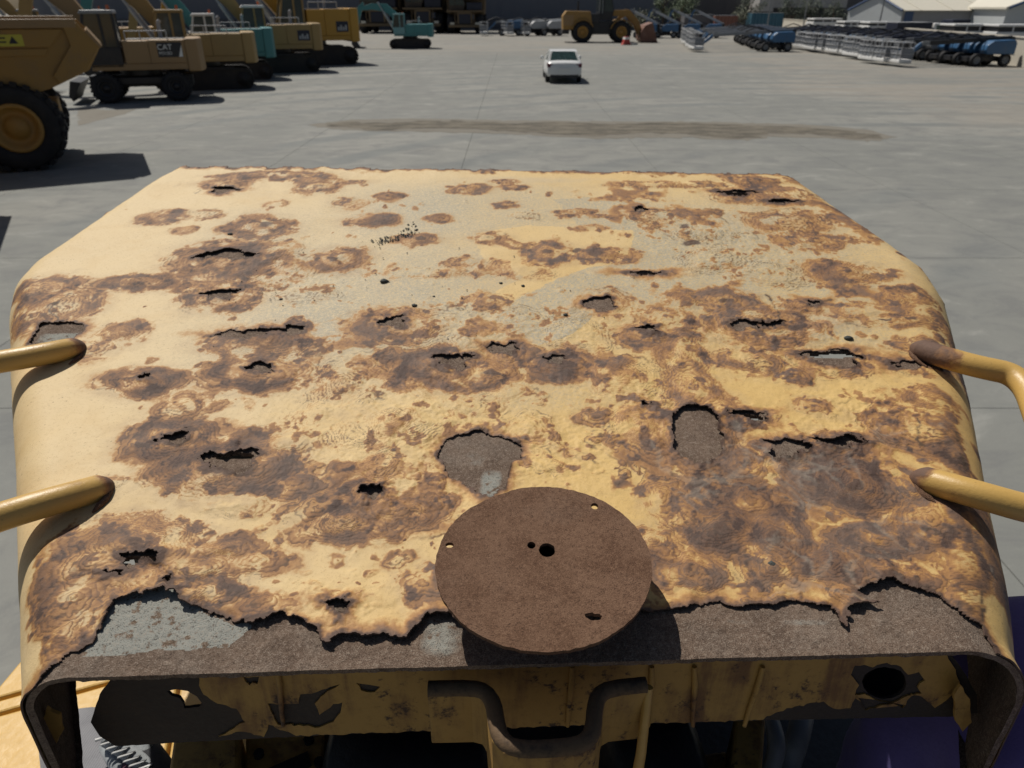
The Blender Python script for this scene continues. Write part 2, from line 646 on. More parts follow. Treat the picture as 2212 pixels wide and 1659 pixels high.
for f in (0.015, 0.345, 0.665, 0.985):
    mb = MB()
    p = G0 + dv * f
    mb.box(p.x - 0.35 if f < .1 else p.x - 0.9, p.x + 0.6 if f < .1 else p.x + 0.9, p.y - 0.12, p.y + 0.02, 0, ev - 0.02)
    mb.build("blue_panel", M["shed_blue"], sh)
for f in (0.13, 0.26, 0.43, 0.55, 0.75):
    mb = MB()
    p = G0 + dv * f
    mb.box(p.x - 1.1, p.x + 1.1, p.y - 0.08, p.y + 0.04, 0, 1.9)
    mb.build("roller_door", M["shed_blue"], sh)
mb = MB()
for a, b in ((G0, mid_), (mid_, G1)):
    za, zb = (ev, rd) if a is G0 else (rd, ev)
    n_ = Vector((-8, gx0, 0)).normalized() * 0.08
    n_ = n_ if n_.y < 0 else -n_
    mb.tube([a + Vector((0, 0, za)) + n_, b + Vector((0, 0, zb)) + n_], 0.13, 6)
mb.build("gable_trim", M["shed_blue"], sh)
sh2 = thing("shed", "second pale gabled shed with blue trim at the right edge, partly cut off", "shed", (at_y(2170, 40, 86).x, 86, 0))
mb = MB(); mb.prism([(0, 0), (9, 0), (9, 3.2), (4.5, 4.8), (0, 3.2)], 0, 14); mb.build("wall", M["shed_wall"], sh2)
mb = MB(); mb.prism([(-0.3, 3.15), (4.5, 4.87), (9.3, 3.15), (9.3, 3.35), (4.5, 5.07), (-0.3, 3.35)], -0.3, 14.3); mb.build("roof", M["shed_roof"], sh2)
mb = MB(); mb.tube([(0, -.32, 3.25), (4.5, -.32, 4.97), (9, -.32, 3.25)], 0.13, 6); mb.build("gable_trim", M["shed_blue"], sh2)

# white boundary wall along the right
wa, wb_ = at(2262, 152), at(1690, 66)
wall = thing("boundary_wall", "long low whitewashed wall behind the row of boom lifts", "wall", wa)
d = (wb_ - wa)
dn = Vector((d.y, -d.x, 0)).normalized() * 0.12
n = 14
for i in range(n):
    a, b = d * (i / n), d * ((i + 1) / n - 0.0012)
    mb = MB()
    mb.plate([(a + dn)[:2], (b + dn)[:2], (b - dn)[:2], (a - dn)[:2]], 0, 1.62)
    mb.build("wall_bay", M["wall_white"], wall)
mb = MB()
mb.plate([(dn * 1.5)[:2], (d + dn * 1.5)[:2], (d - dn * 1.5)[:2], (-dn * 1.5)[:2]], 1.62, 1.7)
mb.build("coping", M["wall_white"], wall)


# ---- trees
def tree(name, label, px, y, h, r, leaf, seed, group=None, low=0.25, n=900):
    rnd = random.Random(seed)
    p = at_y(px, 60, y)
    t = thing(name, label, "tree", (p.x, y, 0), 0, group)
    mb = MB()
    mb.tube([(0, 0, 0), (0.05, 0, h * 0.35), (-0.06, 0.03, h * 0.6), (0, 0, h * 0.85)], [0.14, 0.11, 0.07, 0.02], 8)
    tips = []
    for k in range(9):
        a = rnd.uniform(0, 6.28)
        z0 = h * rnd.uniform(0.25, 0.65)
        q = Vector((math.cos(a) * r * rnd.uniform(.5, .85), math.sin(a) * r * rnd.uniform(.5, .85), z0 + h * rnd.uniform(.1, .3)))
        mb.tube([(0, 0, z0), (q.x * .5, q.y * .5, z0 + (q.z - z0) * .6), q], [0.06, 0.04, 0.015], 5)
        tips.append(q)
    mb.build("trunk", M["bark"], t)
    cl = [(q, r * rnd.uniform(.3, .5)) for q in tips] + [(Vector((rnd.uniform(-.4, .4) * r, rnd.uniform(-.4, .4) * r, h * rnd.uniform(low + .2, .95))), r * rnd.uniform(.3, .5)) for _ in range(8)]
    mb = MB()
    vs, fs = [], []
    for k in range(n):
        c, cr = cl[rnd.randrange(len(cl))]
        v = Vector((rnd.gauss(0, 1), rnd.gauss(0, 1), rnd.gauss(0, 1))).normalized() * cr * rnd.random() ** 0.4
        p = c + v
        if p.z < h * low:
            continue
        u = Vector((rnd.gauss(0, 1), rnd.gauss(0, 1), rnd.gauss(0, 1))).normalized()
        w_ = u.orthogonal().normalized()
        s = rnd.uniform(0.09, 0.2)
        i = len(vs)
        vs += [p - u * s, p + w_ * s * .45, p + u * s, p - w_ * s * .45]
        fs.append((i, i + 1, i + 2, i + 3))
    mb.add(vs, fs)
    mb.build("crown", leaf, t)
    return t


tree("shrub", "sparse grey green shrub showing above the wheel loader's bucket arms", 1378, 100, 3.3, 2.0, M["leaf_dry"], 1, None, 0.2, 500)
tree("tree", "bright green broad tree left of the brown container", 1468, 118, 4.8, 2.6, M["leaf"], 2, None, 0.1, 1300)
tree("tree", "tall green tree at the edge of the grey warehouse", 1430, 126, 6.5, 1.6, M["leaf"], 12, None, 0.1, 700)
tree("tree", "bare scrubby grey tree between the containers", 1590, 112, 3.2, 2.2, M["leaf_dry"], 3, None, 0.1, 500)
tree("tree", "dark round tree left of the pale beige building", 1618, 128, 5.0, 2.2, M["leaf_dark"], 4, None, 0.1, 900)
tree("tree", "dark bushy tree under the left part of the pale beige building", 1700, 128, 5.0, 2.3, M["leaf_dark"], 5, None, 0.1, 1000)
tree("tree", "dark bushy tree under the right part of the pale beige building", 1745, 128, 5.0, 2.4, M["leaf_dark"], 6, None, 0.1, 1000)
tree("tree", "dark round tree against the dark grey warehouse beside the pale shed", 1795, 126, 4.6, 2.3, M["leaf_dark"], 7, None, 0.1, 1000)


def container(name, label, px0, px1, y, h, mat):
    a, b = at_y(px0, 50, y), at_y(px1, 50, y)
    t = thing(name, label, "container", (a.x, y, 0))
    L = b.x - a.x
    mb = MB()
    vs, fs = [], []
    n = max(8, int(L / 0.12))
    for i in range(n + 1):
        x = L * i / n
        yy = 0.05 if (i // 2) % 2 else 0.0
        vs += [(x, yy, 0.12), (x, yy, h - 0.1)]
    fs = [(2 * i, 2 * i + 2, 2 * i + 3, 2 * i + 1) for i in range(n)]
    mb.add(vs, fs)
    mb.box(0.05, L - 0.05, 0.06, 2.4, 0.05, h - 0.05)
    mb.build("side_panel", mat, t)
    mb = MB()
    for x in (0, L - 0.1):
        mb.box(x, x + 0.12, -0.03, 2.45, 0, h)
    mb.box(0.12, L - 0.1, -0.03, 0.05, h - 0.12, h)
    mb.box(0.12, L - 0.1, -0.03, 0.05, 0, 0.13)
    mb.build("frame", mat, t)
    mb = MB()
    mb.box(0, L, -0.02, 2.44, h + 0.001, h + 0.04)
    mb.build("roof", M["grey"], t)
    return t


container("shipping_container", "brown shipping container behind the white mast machines", 1543, 1592, 108, 2.3, M["container_brown"])
container("shipping_container", "blue teal shipping container under the dark trees", 1622, 1690, 110, 2.6, M["container_teal"])
container("shipping_container", "dark grey container between the green tree and the brown container", 1478, 1541, 109, 2.4, M["hall_dark"])


def lamp_post(label, px, y, h):
    p = at_y(px, 40, y)
    t = thing("lamp_post", label, "lamp post", (p.x, y, 0))
    mb = MB(); mb.cyl((0, 0, 0), (0, 0, h), 0.09, 0.05, 8); mb.build("pole", M["grey"], t)
    mb = MB(); mb.tube([(0, 0, h - .1), (-0.4, 0, h + .1), (-1.0, 0, h + .15)], 0.03, 6); mb.build("arm", M["grey"], t)
    mb = MB(); mb.box(-1.5, -1.0, -0.12, 0.12, h + .08, h + .2); mb.build("lamp_head", M["silver"], t)


lamp_post("slim grey lamp post in front of the pale gabled shed", 1902, 84, 7)
lamp_post("slim grey lamp post beside the pale beige building", 1738, 104, 7)
lamp_post("slim grey lamp post above the blue teal container", 1660, 90, 6)


# ---- vehicles standing behind the wall
def bus(label, px0, px1, y, h0, h1, dark):
    a, b = at_y(px0, 60, y), at_y(px1, 60, y)
    L = b.x - a.x
    t = thing("bus", label, "bus", (a.x, y, 0), 0, "white buses parked behind the boundary wall")
    mb = MB(); mb.box(0, L, 0, 2.3, 0.35, h0 + 0.55); mb.build("body", M["white"], t, 0.06)
    mb = MB(); mb.box(0.05, L - 0.05, 0.03, 2.27, h1 - 0.16, h1); mb.build("roof", M["white"], t, 0.05)
    n = max(3, int(L / 1.1))
    for i in range(n):
        mb = MB(); mb.box(0.12 + (L - .2) * i / n, 0.02 + (L - .2) * (i + 1) / n, 0.06, 2.2, h0 + 0.55, h1 - 0.16); mb.build("window", M["black"], t)
        mb = MB(); mb.box(0.02 + (L - .2) * (i + 1) / n, 0.12 + (L - .2) * (i + 1) / n, 0.04, 2.22, h0 + 0.55, h1 - 0.16); mb.build("pillar", M["white"], t)
    for x in (L * 0.2, L * 0.8):
        mb = MB(); mb.cyl((x, -0.02, 0.42), (x, 0.25, 0.42), 0.42, n=16); mb.build("wheel", M["rubber"], t)


bus("long white bus with dark windows behind the wall's far end, left of the shed", 1755, 1818, 88, 1.35, 2.25, 0)
bus("short white bus in front of the pale shed's gable", 1822, 1868, 80, 1.2, 2.1, 0)
bus("white bus in front of the shed's blue corner", 1876, 1934, 77, 1.2, 2.1, 0)
bus("white bus behind the wall at the right edge, beyond the blue lift", 2060, 2150, 62, 1.15, 2.2, 0)
bus("white bus cut off by the right edge behind the wall", 2156, 2260, 60, 1.15, 2.2, 0)
a = at_y(1938, 60, 72)
t = thing("truck", "dark flatbed truck with white cab behind the wall, in front of the shed doors", "truck", (a.x, 72, 0))
L = at_y(2060, 60, 72).x - a.x
mb = MB(); mb.box(0, L * .62, 0, 2.2, 0.9, 2.1); mb.build("cargo_box", M["navy"], t, 0.03)
mb = MB(); mb.box(0, L * .62, -0.02, 2.22, 2.102, 2.15); mb.build("cargo_rail", M["silver"], t)
mb = MB(); mb.prism([(L * .64, 0.7), (L * .98, 0.7), (L * .98, 1.35), (L * .9, 2.05), (L * .66, 2.05)], 0.05, 2.15); mb.build("cab", M["white"], t, 0.05)
mb = MB(); mb.prism([(L * .70, 1.4), (L * .93, 1.4), (L * .885, 1.9), (L * .70, 1.9)], 0.035, 0.049); mb.build("window", M["car_glass"], t)
mb = MB(); mb.box(L * .99, L * 1.3, 0.2, 2.1, 0.4, 2.35); mb.build("equipment_box", M["navy"], t, 0.04)
for x in (L * .15, L * .5, L * .83):
    mb = MB(); mb.cyl((x, 0, .45), (x, .3, .45), .45, n=16); mb.build("wheel", M["rubber"], t)

# ================================================================== MACHINES IN THE YARD
def wheel(parent, c, r, wid, axis=(0, 1, 0), rim=None, lugs=20, n=28, name="wheel", lugmat=None):
    c = Vector(c)
    ax = Vector(axis)
    h = wid / 2
    mb = MB()
    mb.lathe([(-h * .8, r * .56), (-h, r * .66), (-h, r * .88), (-h * .8, r * .97), (0, r), (h * .8, r * .97), (h, r * .88), (h, r * .66), (h * .8, r * .56)], c, ax, n)
    if lugs:
        a = ax.orthogonal().normalized()
        b = ax.cross(a)
        for i in range(lugs):
            t = 2 * math.pi * i / lugs
            rad = a * math.cos(t) + b * math.sin(t)
            tan = ax.cross(rad)
            for sgn in (-1, 1):
                o = c + ax * (sgn * h * .55) + tan * (0.5 * sgn * math.pi / lugs * r)
                mx = Matrix((rad, tan, ax)).transposed().to_4x4()
                mx.translation = o
                mb.box(r * .93, r * 1.035, -r * .07, r * .07, -h * .44, h * .44, mx)
    w = mb.build(name, M["rubber"], parent)
    mb = MB()
    R_ = r * .57
    mb.lathe([(h * .75, R_), (h * .9, R_ * .96), (h * .85, R_ * .82), (h * .35, R_ * .74), (h * .3, R_ * .45), (h * .55, R_ * .4), (h * .55, 0.001)], c, ax, n)
    mb.lathe([(-h * .75, R_), (-h * .9, R_ * .96), (-h * .85, R_ * .82), (-h * .35, R_ * .74), (-h * .3, R_ * .45), (-h * .55, R_ * .4), (-h * .55, 0.001)], c, ax, n)
    mb.build("rim", rim or M["rim_yellow"], w)
    return w


def cab_part(t, x0, x1, y0, y1, z0, z1, frame, glassm=None, roof=None):
    """operator cab: lower panel, posts, roof slab, glass on every side"""
    sl = (x1 - x0) * 0.14
    zm = z0 + (z1 - z0) * 0.36
    mb = MB()
    mb.prism([(x0, z0), (x1 + sl * .4, z0), (x1 + sl, zm), (x0, zm)], y0, y1)
    pw = 0.09
    for (xa, xb) in ((x0, x0), (x0 + (x1 - x0) * .42, x0 + (x1 - x0) * .42), (x1 + sl, x1 - pw)):
        for ya in (y0, y1 - pw):
            mb.prism([(xa, zm + .001), (xa + pw, zm + .001), (xb + pw, z1 - .12), (xb, z1 - .12)], ya, ya + pw)
    c = mb.build("cab", frame, t, 0.02)
    mb = MB()
    mb.prism([(x0 - .04, z1 - .12), (x1 + .08, z1 - .12), (x1, z1), (x0, z1)], y0 - .03, y1 + .03)
    mb.build("roof", roof or frame, c, 0.03)
    g = 0.03
    for i, (ya, yb) in enumerate(((y0 + g, y0 + g + .015), (y1 - g - .015, y1 - g))):
        for xa, xb, xc, xd in ((x0 + pw, x0 + (x1 - x0) * .42, x0 + (x1 - x0) * .42, x0 + pw), (x0 + (x1 - x0) * .42 + pw, x1 + sl, x1 - pw, x0 + (x1 - x0) * .42 + pw)):
            mb = MB()
            mb.prism([(xa, zm), (xb, zm), (xc, z1 - .12), (xd, z1 - .12)], ya, yb)
            mb.build("side_window", M["glass"], c)
    mb = MB()
    mb.add([(x1 + sl + .03, y0 + pw, zm), (x1 + sl + .03, y1 - pw, zm), (x1 - pw * .5, y1 - pw, z1 - .12), (x1 - pw * .5, y0 + pw, z1 - .12)], [(0, 1, 2, 3)])
    mb.build("windscreen", M["glass"], c)
    mb = MB()
    mb.box(x0 + .02, x0 + .04, y0 + pw, y1 - pw, zm, z1 - .12)
    mb.build("rear_window", M["glass"], c)
    mb = MB()
    mb.box(x0 + .35, x0 + .85, y0 + .3, y1 - .3, zm - .1, zm + .2)
    mb.box(x0 + .3, x0 + .45, y0 + .3, y1 - .3, zm + .2, zm + .75)
    mb.build("seat", M["black"], c)
    mb = MB()
    mb.cyl((x0 + .2, y0 + .25, z1), (x0 + .2, y0 + .25, z1 + .16), .06, .05, 10)
    mb.build("beacon", M["orange"], c)
    return c


def track_unit(t, L, y, wid, h, body):
    r = h / 2
    mb = MB()
    pr = []
    for k in range(9):
        a = math.pi / 2 + math.pi * k / 8
        pr.append((-L / 2 + r + r * math.cos(a), r + r * math.sin(a)))
    for k in range(9):
        a = -math.pi / 2 + math.pi * k / 8
        pr.append((L / 2 - r + r * math.cos(a), r + r * math.sin(a)))
    mb.prism(pr, y - wid * .36, y + wid * .36)
    # shoes
    peri = 2 * (L - h) + math.pi * h
    n = int(peri / 0.2)
    for i in range(n):
        s = peri * i / n
        if s < L - h:
            x, z, a = -L / 2 + r + s, 2 * r, 0
        elif s < L - h + math.pi * r:
            q = (s - (L - h)) / r
            x, z, a = L / 2 - r + r * math.sin(q), r + r * math.cos(q), -q
        elif s < 2 * (L - h) + math.pi * r:
            q = s - (L - h) - math.pi * r
            x, z, a = L / 2 - r - q, 0, math.pi
        else:
            q = (s - 2 * (L - h) - math.pi * r) / r
            x, z, a = -L / 2 + r - r * math.sin(q), r - r * math.cos(q), math.pi - q
        mx = Matrix.Translation((x, y, z)) @ Matrix.Rotation(-a, 4, 'Y')
        mb.box(-.085, .085, -wid / 2, wid / 2, -.035, .02, mx)
    tr = mb.build("track", M["track"], t)
    for k in range(2):
        mb = MB()
        x = (-1 if k else 1) * (L / 2 - r)
        s = 1 if y > 0 else -1
        mb.lathe([(0, r * .72), (.04, r * .7), (.03, r * .35), (.09, r * .3), (.09, .001)], (x, y + s * wid * .36, r), (0, s, 0), 20)
        mb.build("sprocket", M["track"], tr)
    return tr


def beam(path, wid, depths, y0=0.0):
    """box beam bent along a path in x,z, tapering"""
    n = len(path)
    up, lo = [], []
    for i, (x, z) in enumerate(path):
        a, b = path[max(i - 1, 0)], path[min(i + 1, n - 1)]
        d = Vector((b[0] - a[0], b[1] - a[1])).normalized()
        nn = Vector((-d.y, d.x)) * depths[i] / 2
        up.append((x + nn.x, z + nn.y))
        lo.append((x - nn.x, z - nn.y))
    vs = []
    for i in range(n):
        vs += [(up[i][0], y0 - wid / 2, up[i][1]), (up[i][0], y0 + wid / 2, up[i][1]), (lo[i][0], y0 + wid / 2, lo[i][1]), (lo[i][0], y0 - wid / 2, lo[i][1])]
    fs = [(0, 1, 2, 3), (4 * n - 1, 4 * n - 2, 4 * n - 3, 4 * n - 4)]
    for i in range(n - 1):
        for k in range(4):
            fs.append((4 * i + k, 4 * i + 4 + k, 4 * i + 4 + (k + 1) % 4, 4 * i + (k + 1) % 4))
    return vs, fs


def boom_set(t, col, sc=1.0, y0=-0.25, base=(0.9, 1.75), boom=None, stick=None, buck=True):
    b = boom or [(0.9, 1.75), (2.0, 3.3), (3.0, 4.3), (4.6, 4.7), (5.9, 4.3)]
    mb = MB()
    mb.add(*beam([(x * sc, z * sc) for x, z in b], 0.42 * sc, [.35 * sc, .62 * sc, .72 * sc, .55 * sc, .32 * sc], y0))
    bo = mb.build("boom", col, t, 0.015)
    mb = MB()
    for s in (-1, 1):
        p, q = Vector((1.6 * sc, y0 + s * .33 * sc, 1.75 * sc)), Vector((3.0 * sc, y0 + s * .33 * sc, 4.1 * sc))
        mb.cyl(p, p.lerp(q, .6), .085 * sc, n=10)
        mb.cyl(p.lerp(q, .6), q, .05 * sc, n=10)
    mb.build("boom_cylinder", M["silver"], bo)
    s_ = stick or [(5.5, 4.9), (5.9, 4.2), (6.6, 2.2), (6.9, 1.3)]
    mb = MB()
    mb.add(*beam([(x * sc, z * sc) for x, z in s_], 0.32 * sc, [.2 * sc, .5 * sc, .36 * sc, .22 * sc], y0))
    mb.build("stick", col, t, 0.015)
    if buck:
        x, z = s_[-1][0] * sc, s_[-1][1] * sc
        mb = MB()
        pr = [(x + .15, z + .1), (x + .25, z - .5), (x - .05, z - .95), (x - .6, z - 1.05), (x - .95, z - .8), (x - .5, z - .75), (x - .25, z - .35), (x - .2, z + .05)]
        mb.prism(pr, y0 - .5 * sc, y0 + .5 * sc)
        for k in range(5):
            yy = y0 + (-.45 + .225 * k) * sc
            mb.prism([(x - .9, z - .82), (x - 1.15, z - .74), (x - .92, z - .9)], yy - .04, yy + .04)
        mb.build("bucket", M["black"], t)


def excavator(name, label, loc, rz, col, sc=1.0, wheeled=False, cabmat=None, roof=None, counter=None, engine_h=1.0, decal=None, boom=None, stick=None, top=None, group=None, deep=None, boomcol=None, mirror=1):
    t = thing(name, label, "excavator", loc, rz, group)
    t.scale = (sc, sc * mirror, sc)
    cm = cabmat or col
    h0 = 1.12
    # house
    mb = MB()
    mb.box(-1.75, 1.5, -1.2, 1.2, h0, h0 + .22)
    mb.build("deck_frame", counter or col, t, 0.02)
    eh = h0 + .22 + .78 * engine_h
    mb = MB()
    mb.box(-1.75, -.52, .25, 1.22, h0 + .222, eh)
    mb.build("engine_panel", col, t, 0.025)
    mb = MB()
    mb.box(-.515, .33, .25, 1.22, h0 + .222, eh - .02)
    mb.build("engine_panel", col, t, 0.025)
    mb = MB()
    mb.box(-1.75, 1.4, -1.22, -.62, h0 + .222, eh - .08)
    mb.build("side_panel", col, t, 0.025)
    mb = MB()
    mb.box(-1.74, .3, -.615, .245, h0 + .222, eh + .02)
    mb.build("engine_hood", top or col, t, 0.03)
    mb = MB()
    cw = []
    for k in range(9):
        a = -math.pi / 2 + math.pi * k / 8
        cw.append((-1.85 - .5 * max(0, math.cos(a)) ** .4, 1.23 * math.sin(a)))
    cw = [(-1.755, -1.23)] + cw + [(-1.755, 1.23)]
    mb.plate(cw, h0 - .08, eh + .04)
    mb.build("counterweight", counter or col, t, 0.05)
    mb = MB()
    mb.cyl((-.9, -.3, eh + .02), (-.9, -.3, eh + .55), .07, n=12)
    mb.cyl((-.9, -.3, eh + .55), (-.98, -.3, eh + .62), .07, n=12)
    mb.build("exhaust", M["silver"], t)
    mb = MB()
    for x in (-1.2, -.3, .2):
        mb.cyl((x, 1.1, eh), (x, 1.1, eh + .3), .02, n=6)
    mb.tube([(-1.2, 1.1, eh + .3), (-.3, 1.1, eh + .3), (.2, 1.1, eh + .3)], .02, 6)
    mb.build("handrail", M["silver"], t)
    cab_part(t, .42, 1.45, .22, 1.2, h0 + .1, h0 + 1.98, cm, None, roof)
    boom_set(t, boomcol or col, 1.0, -.25, boom=boom, stick=stick)
    if decal == 'badge':
        mb = MB()
        mb.box(-1.65, -.8, 1.222, 1.228, h0 + .42, h0 + .92)
        d = mb.build("decal", M["black"], t)
        mb = MB()
        mb.prism([(-1.64, h0 + .43), (-1.5, h0 + .43), (-1.63, h0 + .80), (-1.64, h0 + .82)], 1.2285, 1.23)
        mb.build("decal_stripe", M["white"], d)
        text_part("lettering", "CAT", .26, M["white"], t, (-1.06, 1.2305, h0 + .75), (math.pi / 2, 0, math.pi), .001)
        text_part("lettering", "M315D", .15, M["white"], t, (-1.06, 1.2305, h0 + .55), (math.pi / 2, 0, math.pi), .001)
    elif decal:
        mb = MB()
        mb.box(-1.65, -1.05, 1.222, 1.228, h0 + .38, h0 + .85)
        mb.build("decal", M["navy"], t)
        for k in range(4):
            mb = MB()
            mb.box(-1.57 + .12 * k, -1.49 + .12 * k, 1.2285, 1.231, h0 + .45, h0 + (.6 if k % 2 else .68))
            mb.build("decal_stripe", M["silver"], t)
    # undercarriage
    mb = MB()
    mb.cyl((0, 0, h0 - .22), (0, 0, h0), .72, n=24)
    mb.build("slew_ring", M["black"], t)
    if wheeled:
        mb = MB()
        mb.box(-1.8, 1.8, -.45, .45, .5, h0 - .22)
        mb.box(-1.35, -1.05, -1.0, 1.0, .42, .6)
        mb.box(1.05, 1.35, -1.0, 1.0, .42, .6)
        mb.box(-.8, .8, -.95, .95, .62, .86)
        mb.build("chassis", M["black"], t, 0.02)
        mb = MB()
        mb.prism([(2.0, .75), (2.35, .8), (2.5, .3), (2.4, .1), (2.3, .3)], -1.1, 1.1)
        mb.build("dozer_blade", M["black"], t)
        for x in (-1.2, 1.2):
            for y in (-1, 1):
                wheel(t, (x, y * 1.02, .52), .52, .46, (0, y, 0), M["black"], 22)
    else:
        mb = MB()
        mb.box(-.9, .9, -.9, .9, .35, h0 - .22)
        mb.build("chassis", M["black"], t, 0.02)
        for s in (-1, 1):
            track_unit(t, 4.0, s * 1.02, .55, .82, col)
        mb = MB()
        mb.box(-1.3, 1.3, .75, 1.28, .822 + .02, .9)
        mb.build("track_guard", M["track"], t)
    return t


AX = math.radians(200)
def row_pos(px, py, back=(-2.0, 1.25), sc=1.0, rz=AX):
    p = at(px, py)
    o = Vector((back[0] * sc * math.cos(rz) - back[1] * sc * math.sin(rz), back[0] * sc * math.sin(rz) + back[1] * sc * math.cos(rz), 0))
    return p - o


excavator("wheeled_excavator", "brownish yellow wheeled excavator with black cab and badge decal, nearest of the excavator row", row_pos(388, 219, (-1.2, 1.25), 1.06), AX, M["tan_brown"], 1.06, True, M["black"], M["grey"], None, 1.0, 'badge', top=M["black"], boomcol=M["tan_brown"])
excavator("tracked_excavator", "faded yellow tracked excavator with yellow cab, second in the excavator row", row_pos(552, 192, (-2.0, 1.3), 1.06), AX, M["tan"], 1.06, False, M["tan"], M["tan"], None, 1.1, None, top=M["black"])
excavator("tracked_excavator", "teal tracked excavator with white cab, third in the excavator row", row_pos(592, 172, (-2.0, 1.3), 1.0), AX, M["teal"], 1.0, False, M["white"], M["white"], None, 1.35, None, top=M["black"])
excavator("tracked_excavator", "faded yellow tracked excavator with dark blue decal, fourth in the excavator row", row_pos(694, 156, (-2.0, 1.3), 1.12), AX, M["tan"], 1.12, False, M["tan"], M["white"], None, 1.15, 'plain', top=M["navy"])
excavator("large_excavator", "large bright yellow excavator with dark decal and navy undercarriage, farthest in the row", row_pos(772, 140, (-2.0, 1.3), 1.3), AX + 0.1, M["orange_yellow"], 1.3, False, M["tan"], M["tan"], None, 1.5, 'plain', top=M["navy"])
# teal mid size machine alone
p = at(888, 104)
excavator("tracked_excavator", "small pale teal excavator standing alone facing left, boom stretched out", p, math.radians(184), M["teal"], 0.92, False, M["teal_pale"], M["teal_pale"], M["teal"], 1.05, None, boom=[(0.9, 1.7), (1.5, 3.0), (2.3, 3.6), (3.6, 3.7), (4.8, 3.5)], stick=[(4.4, 4.0), (4.8, 3.5), (5.4, 1.6), (5.6, .9)], top=M["teal"])
# more booms of machines parked out of frame behind the row
for k, (px, py, y, col, lab) in enumerate([(250, 120, 47, "yellow", "old yellow excavator mostly hidden behind the black cab of the wheeled one"), (110, 110, 50, "tan", "old tan excavator mostly hidden behind the dumper's body")]):
    q = at_y(px, 60, y)
    excavator("tracked_excavator", lab, (q.x, y, 0), AX + 0.15, M[col], 1.05, False, M[col], M["grey"], None, 1.1, None)

# boom number on the second machine is part of its boom
M["letter_dark"] = paint("dark stencil paint", (0.04, 0.03, 0.02), 0.7, 0.1)
text_part("lettering", "R-227", .42, M["letter_dark"], bpy.data.objects["tracked_excavator"], (2.75, -.035, 4.02), (math.pi / 2, math.radians(-38), math.pi), .002)


